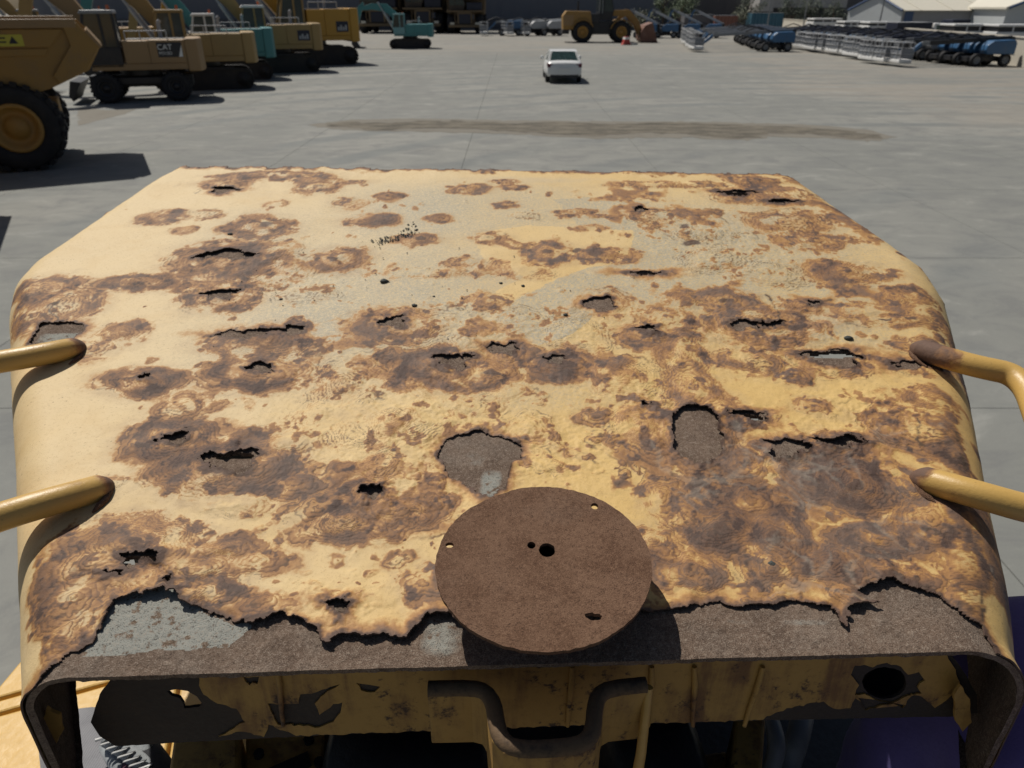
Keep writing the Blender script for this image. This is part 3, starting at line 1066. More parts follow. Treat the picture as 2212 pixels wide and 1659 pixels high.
# ---- articulated dumper
def dumper(name, label, loc, rz):
    t = thing(name, label, "dump truck", loc, rz)
    ya, yb = -2.75, 0.15        # near side is +y
    prof = [(-2.1, 2.62), (-1.72, 3.12), (4.6, 3.2), (4.9, 2.5), (4.3, 1.35), (0.2, 1.45), (-0.9, 1.75), (-1.75, 2.1)]
    mb = MB()
    mb.prism(prof, yb - .06, yb)
    mb.build("body_side", M["yellow"], t, 0.01)
    mb = MB()
    mb.prism(prof, ya, ya + .06)
    mb.build("body_side", M["yellow"], t, 0.01)
    mb = MB()
    fl = [(-2.1, 2.6), (-1.75, 2.1), (-0.9, 1.75), (0.2, 1.45), (4.3, 1.35), (4.9, 2.5), (4.8, 2.5), (4.25, 1.45), (0.2, 1.55), (-0.9, 1.85), (-1.68, 2.2), (-2.04, 2.68)]
    mb.prism(fl, ya + .062, yb - .062)
    mb.build("body_floor", M["yellow"], t)
    # ribs: top rail, tail rib, slanting rib, lower sill
    mb = MB(); mb.box(-1.7, 4.6, yb + .001, yb + .1, 2.98, 3.16); mb.box(-1.7, 4.6, yb - .14, yb - .061, 3.1, 3.22); mb.build("top_rail", M["tan_brown"], t, 0.015)
    mb = MB(); mb.prism([(-2.08, 2.6), (-1.72, 3.08), (-1.45, 3.0), (-1.5, 2.62), (-1.0, 2.0), (-1.1, 1.85), (-1.72, 2.12)], yb + .001, yb + .09); mb.build("tail_rib", M["yellow"], t, 0.015)
    mb = MB(); mb.prism([(-1.44, 2.96), (1.6, 2.97), (1.9, 2.62), (-1.1, 2.6)], yb + .001, yb + .05); mb.build("side_rib", M["yellow"], t, 0.015)
    mb = MB(); mb.prism([(1.95, 2.97), (4.5, 3.0), (4.6, 2.6), (3.4, 1.5), (2.6, 1.5), (2.0, 2.3)], yb + .001, yb + .06); mb.build("side_rib", M["tan_brown"], t, 0.015)
    mb = MB(); mb.prism([(-1.05, 2.57), (1.86, 2.58), (1.9, 2.44), (-.95, 2.42)], yb + .001, yb + .035); mb.build("side_rib", M["yellow"], t, 0.01)
    mb = MB(); mb.box(-.62, -.12, yb + .05, yb + .056, 2.63, 2.86); d = mb.build("warning_sticker", M["decal_yellow"], t)
    mb = MB(); mb.prism([(-.52, 2.68), (-.34, 2.68), (-.43, 2.83)], yb + .0565, yb + .058); mb.prism([(-.3, 2.78), (-.16, 2.78), (-.16, 2.81), (-.3, 2.81)], yb + .0565, yb + .058); mb.prism([(-.3, 2.7), (-.16, 2.7), (-.16, 2.73), (-.3, 2.73)], yb + .0565, yb + .058); mb.build("sticker_print", M["black"], d)
    # tail lip in brownish yellow across the body
    mb = MB(); mb.prism([(-2.13, 2.6), (-1.9, 2.95), (-1.85, 2.9), (-2.08, 2.56)], ya, yb + .1); mb.build("tail_lip", M["tan_brown"], t)
    # frame, axle and wheels
    mb = MB(); mb.box(-.9, 4.5, -1.75, -.85, .95, 1.42); mb.prism([(-.9, .95), (-.5, .7), (.5, .7), (.9, .95)], -1.6, -1.0); mb.build("frame", M["yellow"], t, 0.02)
    mb = MB(); mb.cyl((0, -2.3, .95), (0, -.3, .95), .22, n=16); mb.build("axle", M["yellow"], t)
    mb = MB(); mb.prism([(-.75, 1.4), (-.2, 1.4), (-.35, .9), (-.6, .8)], -.75, -.6); mb.build("suspension_link", M["yellow"], t)
    for x in (0.0, 1.95):
        wheel(t, (x, -.05, .95), .95, .72, (0, 1, 0), M["rim_yellow"], 24, 36)
        wheel(t, (x, -2.55, .95), .95, .72, (0, -1, 0), M["rim_yellow"], 24, 36)
    # front half: engine bay and cab
    mb = MB(); mb.prism([(5.3, 1.1), (8.6, 1.1), (8.8, 1.9), (7.2, 2.3), (5.3, 2.3)], -2.2, -.4); mb.build("engine_bay", M["yellow"], t, 0.04)
    cab_part(t, 5.4, 7.0, -2.0, -.6, 2.0, 3.6, M["yellow"])
    mb = MB(); mb.box(4.4, 5.6, -1.6, -1.0, .9, 1.3); mb.build("hitch", M["black"], t)
    for y, s in ((-.05, 1), (-2.55, -1)):
        wheel(t, (7.4, y, .95), .95, .72, (0, s, 0), M["rim_yellow"], 24, 36)
    return t


pd = at(66, 366)
dumper("dump_truck", "large yellow articulated dump truck seen from its rear corner at the left edge", pd, math.radians(208))
dumper("dump_truck", "second yellow articulated dump truck outside the left edge, only its shadow showing", Vector((-10.9, 10.9, 0)), math.radians(208))


# ---- wheel loader
def wheel_loader(loc):
    t = thing("wheel_loader", "yellow wheel loader with rusty bucket standing side on in front of the slate warehouse", "wheel loader", loc)
    y0, y1 = -1.25, 1.25
    mb = MB(); mb.prism([(-3.9, 1.1), (-3.95, 2.3), (-3.6, 2.75), (-1.3, 2.7), (-1.1, 1.6), (-1.4, 1.2)], y0, y1); mb.build("engine_hood", M["yellow"], t, 0.06)
    mb = MB(); mb.box(-3.9, -2.9, y0 - .02, y0 - .001, 1.5, 2.4); mb.build("grille", M["tan_brown"], t)
    mb = MB(); mb.box(-3.98, -3.3, -1.3, 1.3, .75, 1.12); mb.build("counterweight", M["black"], t, 0.05)
    mb = MB(); mb.prism([(-1.5, .7), (1.6, .7), (1.9, 1.6), (.9, 1.9), (-1.2, 1.75)], -.9, .9); mb.build("frame", M["black"], t, 0.03)
    mb = MB(); mb.box(-1.3, -.4, -1.2, 1.2, 1.76, 2.5); mb.build("platform", M["black"], t)
    cab_part(t, -.55, .75, -.8, .8, 1.95, 4.0, M["black"])
    for x in (-2.0, 1.75):
        for s in (-1, 1):
            wheel(t, (x, s * 1.15, .93), .93, .7, (0, s, 0), M["rim_yellow"], 22, 28)
    for x in (-2.0, 1.75):
        mb = MB()
        pr = [(x + math.cos(a) * 1.12, .93 + math.sin(a) * 1.12) for a in [math.radians(q) for q in range(25, 166, 20)]] + [(x + math.cos(a) * 1.05, .93 + math.sin(a) * 1.05) for a in [math.radians(q) for q in range(165, 24, -20)]]
        mb.prism(pr, -1.5, -.85); mb.prism(pr, .85, 1.5)
        mb.build("fender", M["yellow"], t)
    for s in (-1, 1):
        mb = MB(); mb.add(*beam([(.9, 2.55), (2.4, 2.55), (3.3, 1.7), (3.75, .7)], .16, [.5, .62, .5, .4], s * .62)); mb.build("lift_arm", M["yellow"], t, 0.02)
        mb = MB(); mb.cyl((1.0, s * .62, 1.5), (2.2, s * .62, 2.2), .09, n=10); mb.build("lift_cylinder", M["silver"], t)
    mb = MB(); mb.prism([(1.0, 1.7), (2.2, 2.9), (2.5, 2.8), (1.6, 1.6)], -.14, .14); mb.build("tilt_lever", M["yellow"], t)
    mb = MB()
    bp = [(3.65, .25), (3.6, .95), (4.0, 1.5), (4.7, 1.75), (4.62, 1.6), (4.1, 1.35), (3.8, .9), (3.9, .2), (5.3, .12), (5.3, .04), (3.8, .04)]
    mb.prism(bp, -1.55, 1.55)
    mb.prism([(3.7, .1), (3.65, .9), (4.1, 1.45), (4.68, 1.7), (5.25, .1)], -1.6, -1.552)
    mb.prism([(3.7, .1), (3.65, .9), (4.1, 1.45), (4.68, 1.7), (5.25, .1)], 1.552, 1.6)
    mb.build("bucket", M["rust_bucket"], t)
    for k in range(2):
        mb = MB(); mb.cyl((-.45 + k * .3, -.95, 2.5), (-.45 + k * .3, -.95, 3.7), .025, n=6); mb.build("mirror_bar", M["silver"], t)
    mb = MB(); mb.cyl((-2.4, .3, 2.7), (-2.4, .3, 3.6), .09, n=10); mb.build("exhaust", M["black"], t)
    return t


pl = at(1258, 92)
pr_ = at(1341, 92)
ld = wheel_loader((pl + pr_) / 2 + Vector((0.1, 1.2, 0)))
k = (pr_.x - pl.x) / 3.75
ld.scale = (k, k, k)


# ---- big rigid haul trucks facing the yard
def haul_truck(label, px, py, s):
    p = at(px, py)
    t = thing("haul_truck", label, "haul truck", p, 0)
    t.scale = (s, s, s)
    for sx in (-1, 1):
        wheel(t, (sx * 1.55, 1.0, .95), .95, .75, (sx, 0, 0), M["dark_brown"], 0, 24)
        for xx in (1.15, 1.85):
            wheel(t, (sx * xx, 5.2, .95), .95, .62, (sx, 0, 0), M["dark_brown"], 0, 24)
    mb = MB(); mb.box(-1.1, 1.1, .0, 6.2, .75, 1.25); mb.build("frame", M["dark_brown"], t, 0.03)
    mb = MB(); mb.box(-1.75, 1.75, -.35, -.05, .62, .88); mb.build("bumper", M["truck_yellow"], t, 0.03)
    mb = MB(); mb.box(-.62, .62, -.12, 0, 1.0, 1.9); mb.build("radiator_grille", M["navy"], t)
    mb = MB(); mb.box(-.8, -.63, -.18, .8, .95, 2.05); mb.box(.63, .8, -.18, .8, .95, 2.05); mb.box(-.62, .62, -.18, .8, 1.92, 2.08); mb.build("radiator_frame", M["truck_yellow"], t, 0.02)
    mb = MB(); mb.box(-1.95, 1.95, -.1, 2.2, 2.1, 2.24); mb.build("deck", M["truck_yellow"], t)
    cab_part(t, -1.7, -.2, .3, 1.9, 2.25, 3.6, M["dark_brown"])
    mb = MB(); mb.box(.2, 1.8, .2, 1.9, 2.26, 3.0); mb.build("equipment_box", M["navy"], t, 0.04)
    mb = MB(); mb.prism([(-2.05, 3.75), (2.05, 3.75), (2.05, 3.95), (-2.05, 3.95)], -.2, 3.0); mb.build("canopy", M["truck_yellow"], t, 0.03)
    mb = MB(); mb.prism([(-2.0, 1.8), (2.0, 1.8), (2.15, 3.9), (-2.15, 3.9)], 2.3, 7.0); mb.build("dump_body", M["truck_yellow"], t, 0.04)
    for sx in (-1, 1):
        mb = MB(); mb.tube([(sx * .95, -.15, .9), (sx * 1.05, -.3, 1.5), (sx * 1.0, -.1, 2.1)], .04, 6); mb.build("ladder_rail", M["truck_yellow"], t)
        mb = MB(); mb.box(sx * 1.35 - .22, sx * 1.35 + .22, -.36, -.34, .9, 1.1); mb.build("headlight", M["light_glass"], t)
    return t


haul_truck("dark brown rigid haul truck without canopy gap, right one of the three facing the yard", 1005, 73, 1.3)
haul_truck("dark rigid haul truck with yellowish canopy, middle one of the three facing the yard", 915, 72, 1.45)
haul_truck("dark rigid haul truck behind the yellow excavator, left one of the three facing the yard", 818, 72, 1.45)


# ---- boom lifts
def boom_lift(name, label, group, col, boomcol, ang=4.0, L=5.6, lowdetail=False):
    """base at the origin, boom pointing to +x"""
    t = thing(name, label, "boom lift", (0, 0, 0), 0, group)
    mb = MB(); mb.box(-1.25, 1.25, -.55, .55, .28, .55); mb.build("chassis", M["black"], t, 0.02)
    for x in (-.95, .95):
        for y in (-1, 1):
            wheel(t, (x, y * .82, .38), .38, .3, (0, y, 0), M["grey"], 0, 18)
    mb = MB(); mb.cyl((0, 0, .55), (0, 0, .72), .5, n=18); mb.build("turntable", M["black"], t)
    mb = MB()
    mb.prism([(-1.45, .72), (.35, .72), (.55, .95), (.45, 1.25), (.1, 1.5), (-1.3, 1.55), (-1.45, 1.35)], .22, .95)
    mb.build("engine_hood", col, t, 0.06)
    mb = MB()
    mb.prism([(-1.45, .72), (.35, .72), (.55, .95), (.45, 1.25), (.1, 1.5), (-1.3, 1.55), (-1.45, 1.35)], -.95, -.22)
    mb.build("engine_hood", col, t, 0.06)
    mb = MB(); mb.box(-1.5, -1.1, -.9, .9, .66, .72 - .002); mb.build("counterweight", M["silver"], t)
    a = math.radians(ang)
    PZ = 1.35 if ang > 10 else 1.5
    mb = MB(); mb.box(-1.75, -1.4605, -.2, .2, .73, PZ + .2); mb.build('riser', M['black'], t, 0.02)
    mx = Matrix.Translation((-1.6, 0, PZ)) @ Matrix.Rotation(-a, 4, 'Y')
    mb = MB(); mb.box(0, L, -.13, .13, 0, .26, mx); mb.build("boom", boomcol, t, 0.015)
    mb = MB(); mb.box(L, L + .5, -.11, .11, .02, .24, mx); mb.build("inner_boom", M["grey"], t)
    tip = mx @ Vector((L + .5, 0, .12))
    mb = MB(); mb.add(*beam([(tip.x, tip.z), (tip.x + .25, tip.z - .25), (tip.x + .9, .55)], .16, [.2, .22, .16])); mb.build("jib", M["blue"], t)
    bx = tip.x + .95
    mb = MB(); mb.box(bx - .02, bx + .82, -.97, .97, .22, .44); mb.build("platform_floor", M["white"], t, 0.05)
    mb = MB()
    mb.box(bx + .03, bx + .77, -.93, -.91, .5, 1.05); mb.box(bx + .03, bx + .77, .91, .93, .5, 1.05); mb.box(bx + .76, bx + .775, -.9, .9, .5, .95)
    mb.build("cage_panel", M["boom_grey"], t)
    mb = MB()
    for z in (.75, 1.1, 1.4):
        mb.tube([(bx, -.95, z), (bx + .8, -.95, z), (bx + .8, .95, z), (bx, .95, z), (bx, -.95, z)], .022, 5)
    for x in (bx, bx + .8):
        for y in (-.95, -.48, 0, .48, .95):
            mb.cyl((x, y, .36), (x, y, 1.4), .02, n=5)
    mb.build("platform_cage", M["silver"], t)
    mb = MB(); mb.box(bx + .05, bx + .3, -.35, .35, 1.05, 1.35); mb.build("control_box", M["black"], t)
    mb = MB(); mb.tube([(.3, .35, 1.5), (1.6, .35, 1.9), (2.6, .28, 1.55)], .05, 6); mb.build("hose", M["black"], t)
    return t


LG = "blue boom lifts parked in a row along the white wall"
lift = boom_lift("boom_lift", "blue boom lift at the near right end of the row by the white wall", LG, M["blue"], M["black"], -3.0, 5.4)
ra, rb = at(2116, 142), at(1745, 96)
def row_dir(a, b):
    return math.atan2(b.y - a.y, b.x - a.x)
# booms point left, across the row
RZ = math.radians(184)
lift.location = ra
lift.rotation_euler = (0, 0, RZ)
liftb = boom_lift("boom_lift", "x", LG, M["silver"], M["navy"], -3.0, 4.6)
cms = (tree_map(lift), tree_map(liftb))
nl = 21
used_b = False
for i in range(1, nl):
    pick = 0 if i < 3 else 1
    if pick and not used_b:
        o, used_b = liftb, True
    else:
        o = copy_tree((lift, liftb)[pick], cms[pick])
    f = i / (nl - 1)
    o.location = ra.lerp(rb, f) + Vector((random.uniform(-.6, .6), random.uniform(-.15, .15), 0))
    o.rotation_euler = (0, 0, RZ + random.uniform(-.03, .03))
    if i == 1:
        o["label"] = "blue boom lift second from the near right end of the row by the white wall"
    elif i == 2:
        o["label"] = "blue boom lift third from the near right end of the row by the white wall"
    elif i == nl - 1:
        o["label"] = "boom lift at the very far end of the row by the white wall"
    else:
        o["label"] = ("silver grey hooded" if pick else "blue hooded") + " boom lift packed in the middle of the white wall row"
LG2 = "blue boom lifts in the second block with grey booms"
lift2 = boom_lift("boom_lift", "blue boom lift at the near right corner of the second block", LG2, M["blue"], M["boom_grey"], -3.0, 6.4)
pa, pb = at(1668, 111), at(1612, 92)
lift2.location = pa
lift2.rotation_euler = (0, 0, math.radians(182))
cm_ = tree_map(lift2)
for i in range(1, 6):
    o = copy_tree(lift2, cm_)
    o.location = pa.lerp(pb, i / 5) + Vector((random.uniform(-.2, .2), 0, 0))
    o["label"] = "blue boom lift within the second block, behind its near corner one" if i < 5 else "blue boom lift at the far left of the second block"
LG3 = "white boomed lifts with raised masts behind the wheel loader"
lift3 = boom_lift("boom_lift", "white boomed lift just right of the wheel loader's bucket", LG3, M["blue"], M["silver"], 24.0, 3.4)
q0, q1 = at(1392, 82), at(1530, 82)
lift3.location = q0
lift3.rotation_euler = (0, 0, math.radians(165))
cm_ = tree_map(lift3)
for i, lab in zip(range(1, 4), ["white boomed lift second right of the wheel loader's bucket", "white boomed lift third right of the wheel loader's bucket", "white boomed lift fourth right of the loader, next to the second block"]):
    o = copy_tree(lift3, cm_)
    o.location = q0.lerp(q1, i / 3)
    o["label"] = lab
LG4 = "lifts parked left of the wheel loader against the warehouse"
for px, py, m1, m2, lab in [(1103, 77, "blue", "silver", "blue boom lift against the warehouse, nearest the haul trucks"), (1150, 77, "silver", "silver", "pale silver boom lift against the warehouse behind the car"), (1186, 77, "silver", "white", "white boom lift against the warehouse left of the wheel loader")]:
    o = boom_lift("boom_lift", lab, LG4, M[m1], M[m2], -4, 2.8)
    o.location = at(px, py)
    o.rotation_euler = (0, 0, math.radians(176 if px < 1140 else 200))
    o.scale = (1.15, 1.15, 1.15)

# small red and white thing by the loader
b0 = at(1352, 97)
t = thing("barrier", "small red and white barrier lying by the wheel loader's front wheel", "barrier", b0, 0.3)
mb = MB(); mb.prism([(-.5, 0), (.5, 0), (.35, .2), (.2, .75), (-.2, .75), (-.35, .2)], -.25, .25); mb.build("body", M["red"], t, 0.03)
mb = MB(); mb.prism([(-.27, .5), (.27, .5), (.22, .7), (-.22, .7)], -.27, .27); mb.build("band", M["white"], t)
mb = MB(); mb.box(.5, 1.2, -.2, .3, 0, .12); mb.build("foot", M["grey"], t)


# ---- white saloon car seen from behind
def car(loc, rz):
    t = thing("car", "white saloon car seen from behind in the middle of the yard", "car", loc, rz)
    # sections: x along length (rear at -), list of (x, half width low, half width high, z bottom, z belt)
    secs = [(-2.38, .70, .66, .42, .78), (-2.33, .82, .78, .30, .92), (-2.15, .88, .84, .26, 1.02), (-1.6, .9, .86, .24, 1.03), (-.9, .91, .87, .22, 1.0), (0.3, .91, .87, .22, .97), (1.3, .9, .85, .22, .93), (1.9, .88, .8, .24, .84), (2.25, .8, .7, .28, .7), (2.36, .66, .6, .36, .58)]
    vs, fs = [], []
    for x, wl, wh, zb, zt in secs:
        zm = zb + (zt - zb) * .55
        ring = [(-wl * .93, zb), (-wl, zb + .1), (-wl * 1.01, zm), (-wh, zt - .05), (-wh * .93, zt), (0, zt + .025), (wh * .93, zt), (wh, zt - .05), (wl * 1.01, zm), (wl, zb + .1), (wl * .93, zb)]
        vs += [(x, y, z) for y, z in ring]
    k = 11
    for i in range(len(secs) - 1):
        for j in range(k - 1):
            fs.append((i * k + j, i * k + j + 1, (i + 1) * k + j + 1, (i + 1) * k + j))
        fs.append((i * k + k - 1, i * k, (i + 1) * k, (i + 1) * k + k - 1))
    fs.append(tuple(range(k - 1, -1, -1)))
    fs.append(tuple(range((len(secs) - 1) * k, len(secs) * k)))
    mb = MB(); mb.add(vs, [f[::-1] for f in fs], True)
    me_o = mb.build("body", M["car_white"], t)
    me_o.modifiers.new("sub", 'SUBSURF').render_levels = 1
    # cabin
    pr = [(-1.95, .98), (-1.05, 1.4), (-.7, 1.45), (.3, 1.44), (.55, 1.38), (1.35, .95)]
    lo, hi = .83, .68
    vs = []
    for x, z in pr:
        f = (z - .95) / .5
        w_ = lo + (hi - lo) * f
        vs += [(x, -w_, z), (x, w_, z)]
    # roof panel
    mb = MB()
    mb.add([vs[2], vs[3], vs[5], vs[4]], [(3, 2, 1, 0)], True)
    mb.add([vs[4], vs[5], vs[7], vs[6]], [(3, 2, 1, 0)], True)
    mb.add([vs[6], vs[7], vs[9], vs[8]], [(3, 2, 1, 0)], True)
    # pillars
    def strip(a, b, w_):
        a, b = Vector(a), Vector(b)
        d = Vector((0, w_, 0))
        mb.add([a, b, b + d, a + d], [(0, 1, 2, 3)]); mb.add([a, b, b + d, a + d], [(3, 2, 1, 0)])
    for s, i0 in ((1, 0), (-1, 1)):
        strip(Vector(vs[0 + i0]) + Vector((0, 0, .002)), Vector(vs[2 + i0]) + Vector((0, 0, .002)), s * .12)
        strip(vs[10 + i0], vs[8 + i0], s * .07)
        for xa, xb in ((-1.5, -1.0), (-.45, -.42)):
            pass
        # side frame
        A = [Vector(vs[0 + i0]), Vector(vs[2 + i0]), Vector(vs[2 + i0]) + Vector((.35, 0, .02)), Vector((-1.45, vs[0 + i0][1], .97))]
        mb.add(A, [(0, 1, 2, 3)]); mb.add(A, [(3, 2, 1, 0)])
        e = [Vector(vs[j + i0]) for j in (2, 4, 6, 8)]
        for q in range(3):
            dn_ = Vector((0, -s * .02, -.06))
            mb.add([e[q], e[q + 1], e[q + 1] + dn_, e[q] + dn_], [(0, 1, 2, 3)]); mb.add([e[q], e[q + 1], e[q + 1] + dn_, e[q] + dn_], [(3, 2, 1, 0)])
    mb.build("roof", M["car_white"], t)
    mb = MB(); mb.add([(-1.93, -.70, .99), (-1.93, .70, .99), (-1.06, .61, 1.385), (-1.06, -.61, 1.385)], [(0, 3, 2, 1), (0, 1, 2, 3)]); mb.build("rear_window", M["car_glass"], t)
    mb = MB(); mb.add([(1.33, -.74, .95), (1.33, .74, .95), (.55, .6, 1.37), (.55, -.6, 1.37)], [(0, 1, 2, 3), (3, 2, 1, 0)]); mb.build("windscreen", M["car_glass"], t)
    for s in (-1, 1):
        mb = MB(); A = [(-1.45, s * .805, .97), (1.2, s * .8, .95), (.5, s * .63, 1.36), (-.75, s * .615, 1.40)]; mb.add(A, [(0, 1, 2, 3), (3, 2, 1, 0)]); mb.build("side_window", M["car_glass"], t)
        mb = MB(); mb.prism([(-2.36, .74), (-2.1, .8), (-2.05, .93), (-2.33, .9)], s * .56, s * .86); mb.build("tail_light", M["red_glass"], t, 0.02)
        mb = MB(); mb.lathe([(-.09, .001), (-.09, .07), (-.02, .1), (.06, .06), (.07, .001)], (.95, s * 1.0, 1.0), (1, 0, 0), 12); mb.build("mirror", M["car_white"], t)
        for x in (-1.42, 1.4):
            wheel(t, (x, s * .80, .32), .32, .21, (0, s, 0), M["silver"], 0, 22)
    mb = MB(); mb.box(-2.405, -2.36, -.26, .26, .6, .72); mb.build("number_plate", M["white"], t)
    mb = MB(); mb.box(-2.37, -2.2, -.7, .7, .26, .4); mb.build("bumper_valance", M["black"], t, 0.02)
    mb = MB(); mb.tube([(-2.365, -.72, .90), (-2.375, 0, .915), (-2.365, .72, .90)], .012, 5); mb.build("boot_trim", M["silver"], t)
    return t


pc = at(1218, 180)
car(pc + Vector((0, 2.2, 0)), math.radians(90))

# ================================================================== THE RUSTED HOOD
TA = math.tan(math.radians(9.0))
HY0, HZ0 = 0.394, 2.9375
R_SIDE = 0.05


def on_hood(X, Y, h=0.0):
    d = ray(X, Y)
    t = (HZ0 + h - TA * HY0 - CAM_H) / (d[2] - TA * d[1])
    return np.array([d[0] * t, d[1] * t])


def hood_pt(X, Y, h=0.0):
    q = on_hood(X, Y, h)
    return Vector((q[0], q[1], HZ0 + h + TA * (q[1] - HY0)))


LAT = np.random.RandomState(3).rand(256, 256).astype(np.float32)


def vnoise(x, y, seed=0):
    x = x + seed * 17.31
    y = y + seed * 9.77
    xi = np.floor(x).astype(np.int32)
    yi = np.floor(y).astype(np.int32)
    fx = (x - xi).astype(np.float32)
    fy = (y - yi).astype(np.float32)
    fx = fx * fx * fx * (fx * (fx * 6 - 15) + 10)
    fy = fy * fy * fy * (fy * (fy * 6 - 15) + 10)
    x0, x1, y0, y1 = xi & 255, (xi + 1) & 255, yi & 255, (yi + 1) & 255
    a = LAT[x0, y0] * (1 - fx) + LAT[x1, y0] * fx
    b = LAT[x0, y1] * (1 - fx) + LAT[x1, y1] * fx
    return a * (1 - fy) + b * fy


def fbm(x, y, f, oct=4, seed=0, gain=0.5):
    s, a, tot = 0, 1.0, 0
    ca, sa = 0.8, 0.6
    for o in range(oct):
        s = s + a * vnoise(x * f, y * f, seed + o * 3)
        tot += a
        a *= gain
        f *= 2.03
        x, y = ca * x - sa * y, sa * x + ca * y
    return s / tot


def sstep(a, b, x):
    t = np.clip((x - a) / (b - a), 0, 1)
    return t * t * (3 - 2 * t)


OUT_L = [(48, 1545), (44, 1400), (38, 1200), (32, 1000), (22, 800), (19, 700), (30, 645), (66, 603), (150, 545), (230, 488), (302, 436), (372, 397), (400, 380), (428, 369), (462, 363.5), (500, 361.5)]
OUT_R = [(2196, 1470), (2182, 1330), (2160, 1220), (2135, 1100), (2110, 960), (2085, 850), (2062, 750), (2046, 690), (2012, 636), (1950, 588), (1850, 518), (1760, 452), (1700, 410), (1645, 386), (1610, 377.5), (1570, 374.5)]
PL = np.array([on_hood(x, y, -R_SIDE * 0.8) for x, y in OUT_L])
PR = np.array([on_hood(x, y, -R_SIDE * 1.2) for x, y in OUT_R])
PL = PL[np.argsort(PL[:, 1])]
PR = PR[np.argsort(PR[:, 1])]
LIP = np.array([on_hood(x, y) for x, y in [(160, 1462), (400, 1447), (1020, 1437), (1450, 1425), (2000, 1404), (2090, 1400)]])
lip_fit = np.polyfit(LIP[:, 0], LIP[:, 1], 1)
FAR = np.array([on_hood(x, y) for x, y in [(450, 362), (1000, 366), (1590, 377)]])
far_fit = np.polyfit(FAR[:, 0], FAR[:, 1], 1)
R_FAR = 0.035


def smooth_curve(P):
    ys = np.linspace(P[0, 1], P[-1, 1], 400)
    xs = np.interp(ys, P[:, 1], P[:, 0])
    k = np.hanning(15)
    k /= k.sum()
    xp = np.concatenate([np.full(7, xs[0]), xs, np.full(7, xs[-1])])
    return ys, np.convolve(xp, k, 'valid')


YL, XL = smooth_curve(PL)
YR, XR = smooth_curve(PR)


def hood_grid(nflat, nrow, narc, nskirt, skirt=0.13, nfar=14):
    """returns base positions, unrolled coordinates; rows from the lip to the far end"""
    ypx = np.linspace(1436, 368, nrow)
    yc = np.array([on_hood(1106, Y)[1] for Y in ypx])
    g = (yc - yc[0]) / (yc[-1] - yc[0])
    ylo_l, ylo_r = np.polyval(lip_fit, -0.4), np.polyval(lip_fit, 0.4)
    # far rounding rows
    ang = np.linspace(0, math.pi / 2, nfar + 1)[1:]
    rows = []
    for k in range(nrow + nfar + 4):
        if k < nrow:
            gg, ext, drop = g[k], 0.0, 0.0
        elif k < nrow + nfar:
            a = ang[k - nrow]
            gg, ext, drop = 1.0, R_FAR * math.sin(a), R_FAR * (1 - math.cos(a))
        else:
            gg, ext, drop = 1.0, R_FAR, R_FAR + 0.03 * (k - nrow - nfar + 1)
        rows.append((gg, ext, drop))
    s_arc = np.linspace(0, math.pi / 2, narc + 1)
    P, U = [], []
    for gg, ext, drop in rows:
        yl, yr = ylo_l, ylo_r
        for _ in range(3):
            xl = np.interp(yl, YL, XL)
            xr = np.interp(yr, YR, XR)
            yl = (1 - gg) * np.polyval(lip_fit, xl) + gg * np.polyval(far_fit, xl)
            yr = (1 - gg) * np.polyval(lip_fit, xr) + gg * np.polyval(far_fit, xr)
        RL, RR = R_SIDE, R_SIDE * 1.5
        sk = np.linspace(skirt, 0, nskirt + 1)[:-1]
        a = s_arc[::-1][:-1]
        W = xr - xl
        ox = np.concatenate([np.zeros(nskirt), RL * (1 - np.sin(a)), np.linspace(RL, W - RR, nflat),
                             W - RR * (1 - np.sin(a[::-1])), np.full(nskirt, W)])
        dz = np.concatenate([RL + sk, RL * (1 - np.cos(a)), np.zeros(nflat), RR * (1 - np.cos(a[::-1])), RR + sk[::-1] * 0.8])
        al = np.concatenate([RL - RL * math.pi / 2 - sk, RL - RL * a, np.linspace(RL, W - RR, nflat),
                             W - RR + RR * a[::-1], W - RR + RR * math.pi / 2 + sk[::-1] * 0.8])
        tt = ox / (xr - xl)
        x = xl + ox
        y = yl + (yr - yl) * tt + ext
        z = HZ0 + TA * (y - HY0) - dz - drop
        P.append(np.stack([x, y, z], 1))
        U.append(np.stack([xl + al, yl + (yr - yl) * tt + ext + max(0, drop - R_FAR)], 1))
    return np.array(P, dtype=np.float64), np.array(U, dtype=np.float64)


def grid_normals(P):
    du = np.gradient(P, axis=1)
    dv = np.gradient(P, axis=0)
    n = np.cross(du, dv)
    n /= np.maximum(np.linalg.norm(n, axis=2, keepdims=True), 1e-9)
    return n


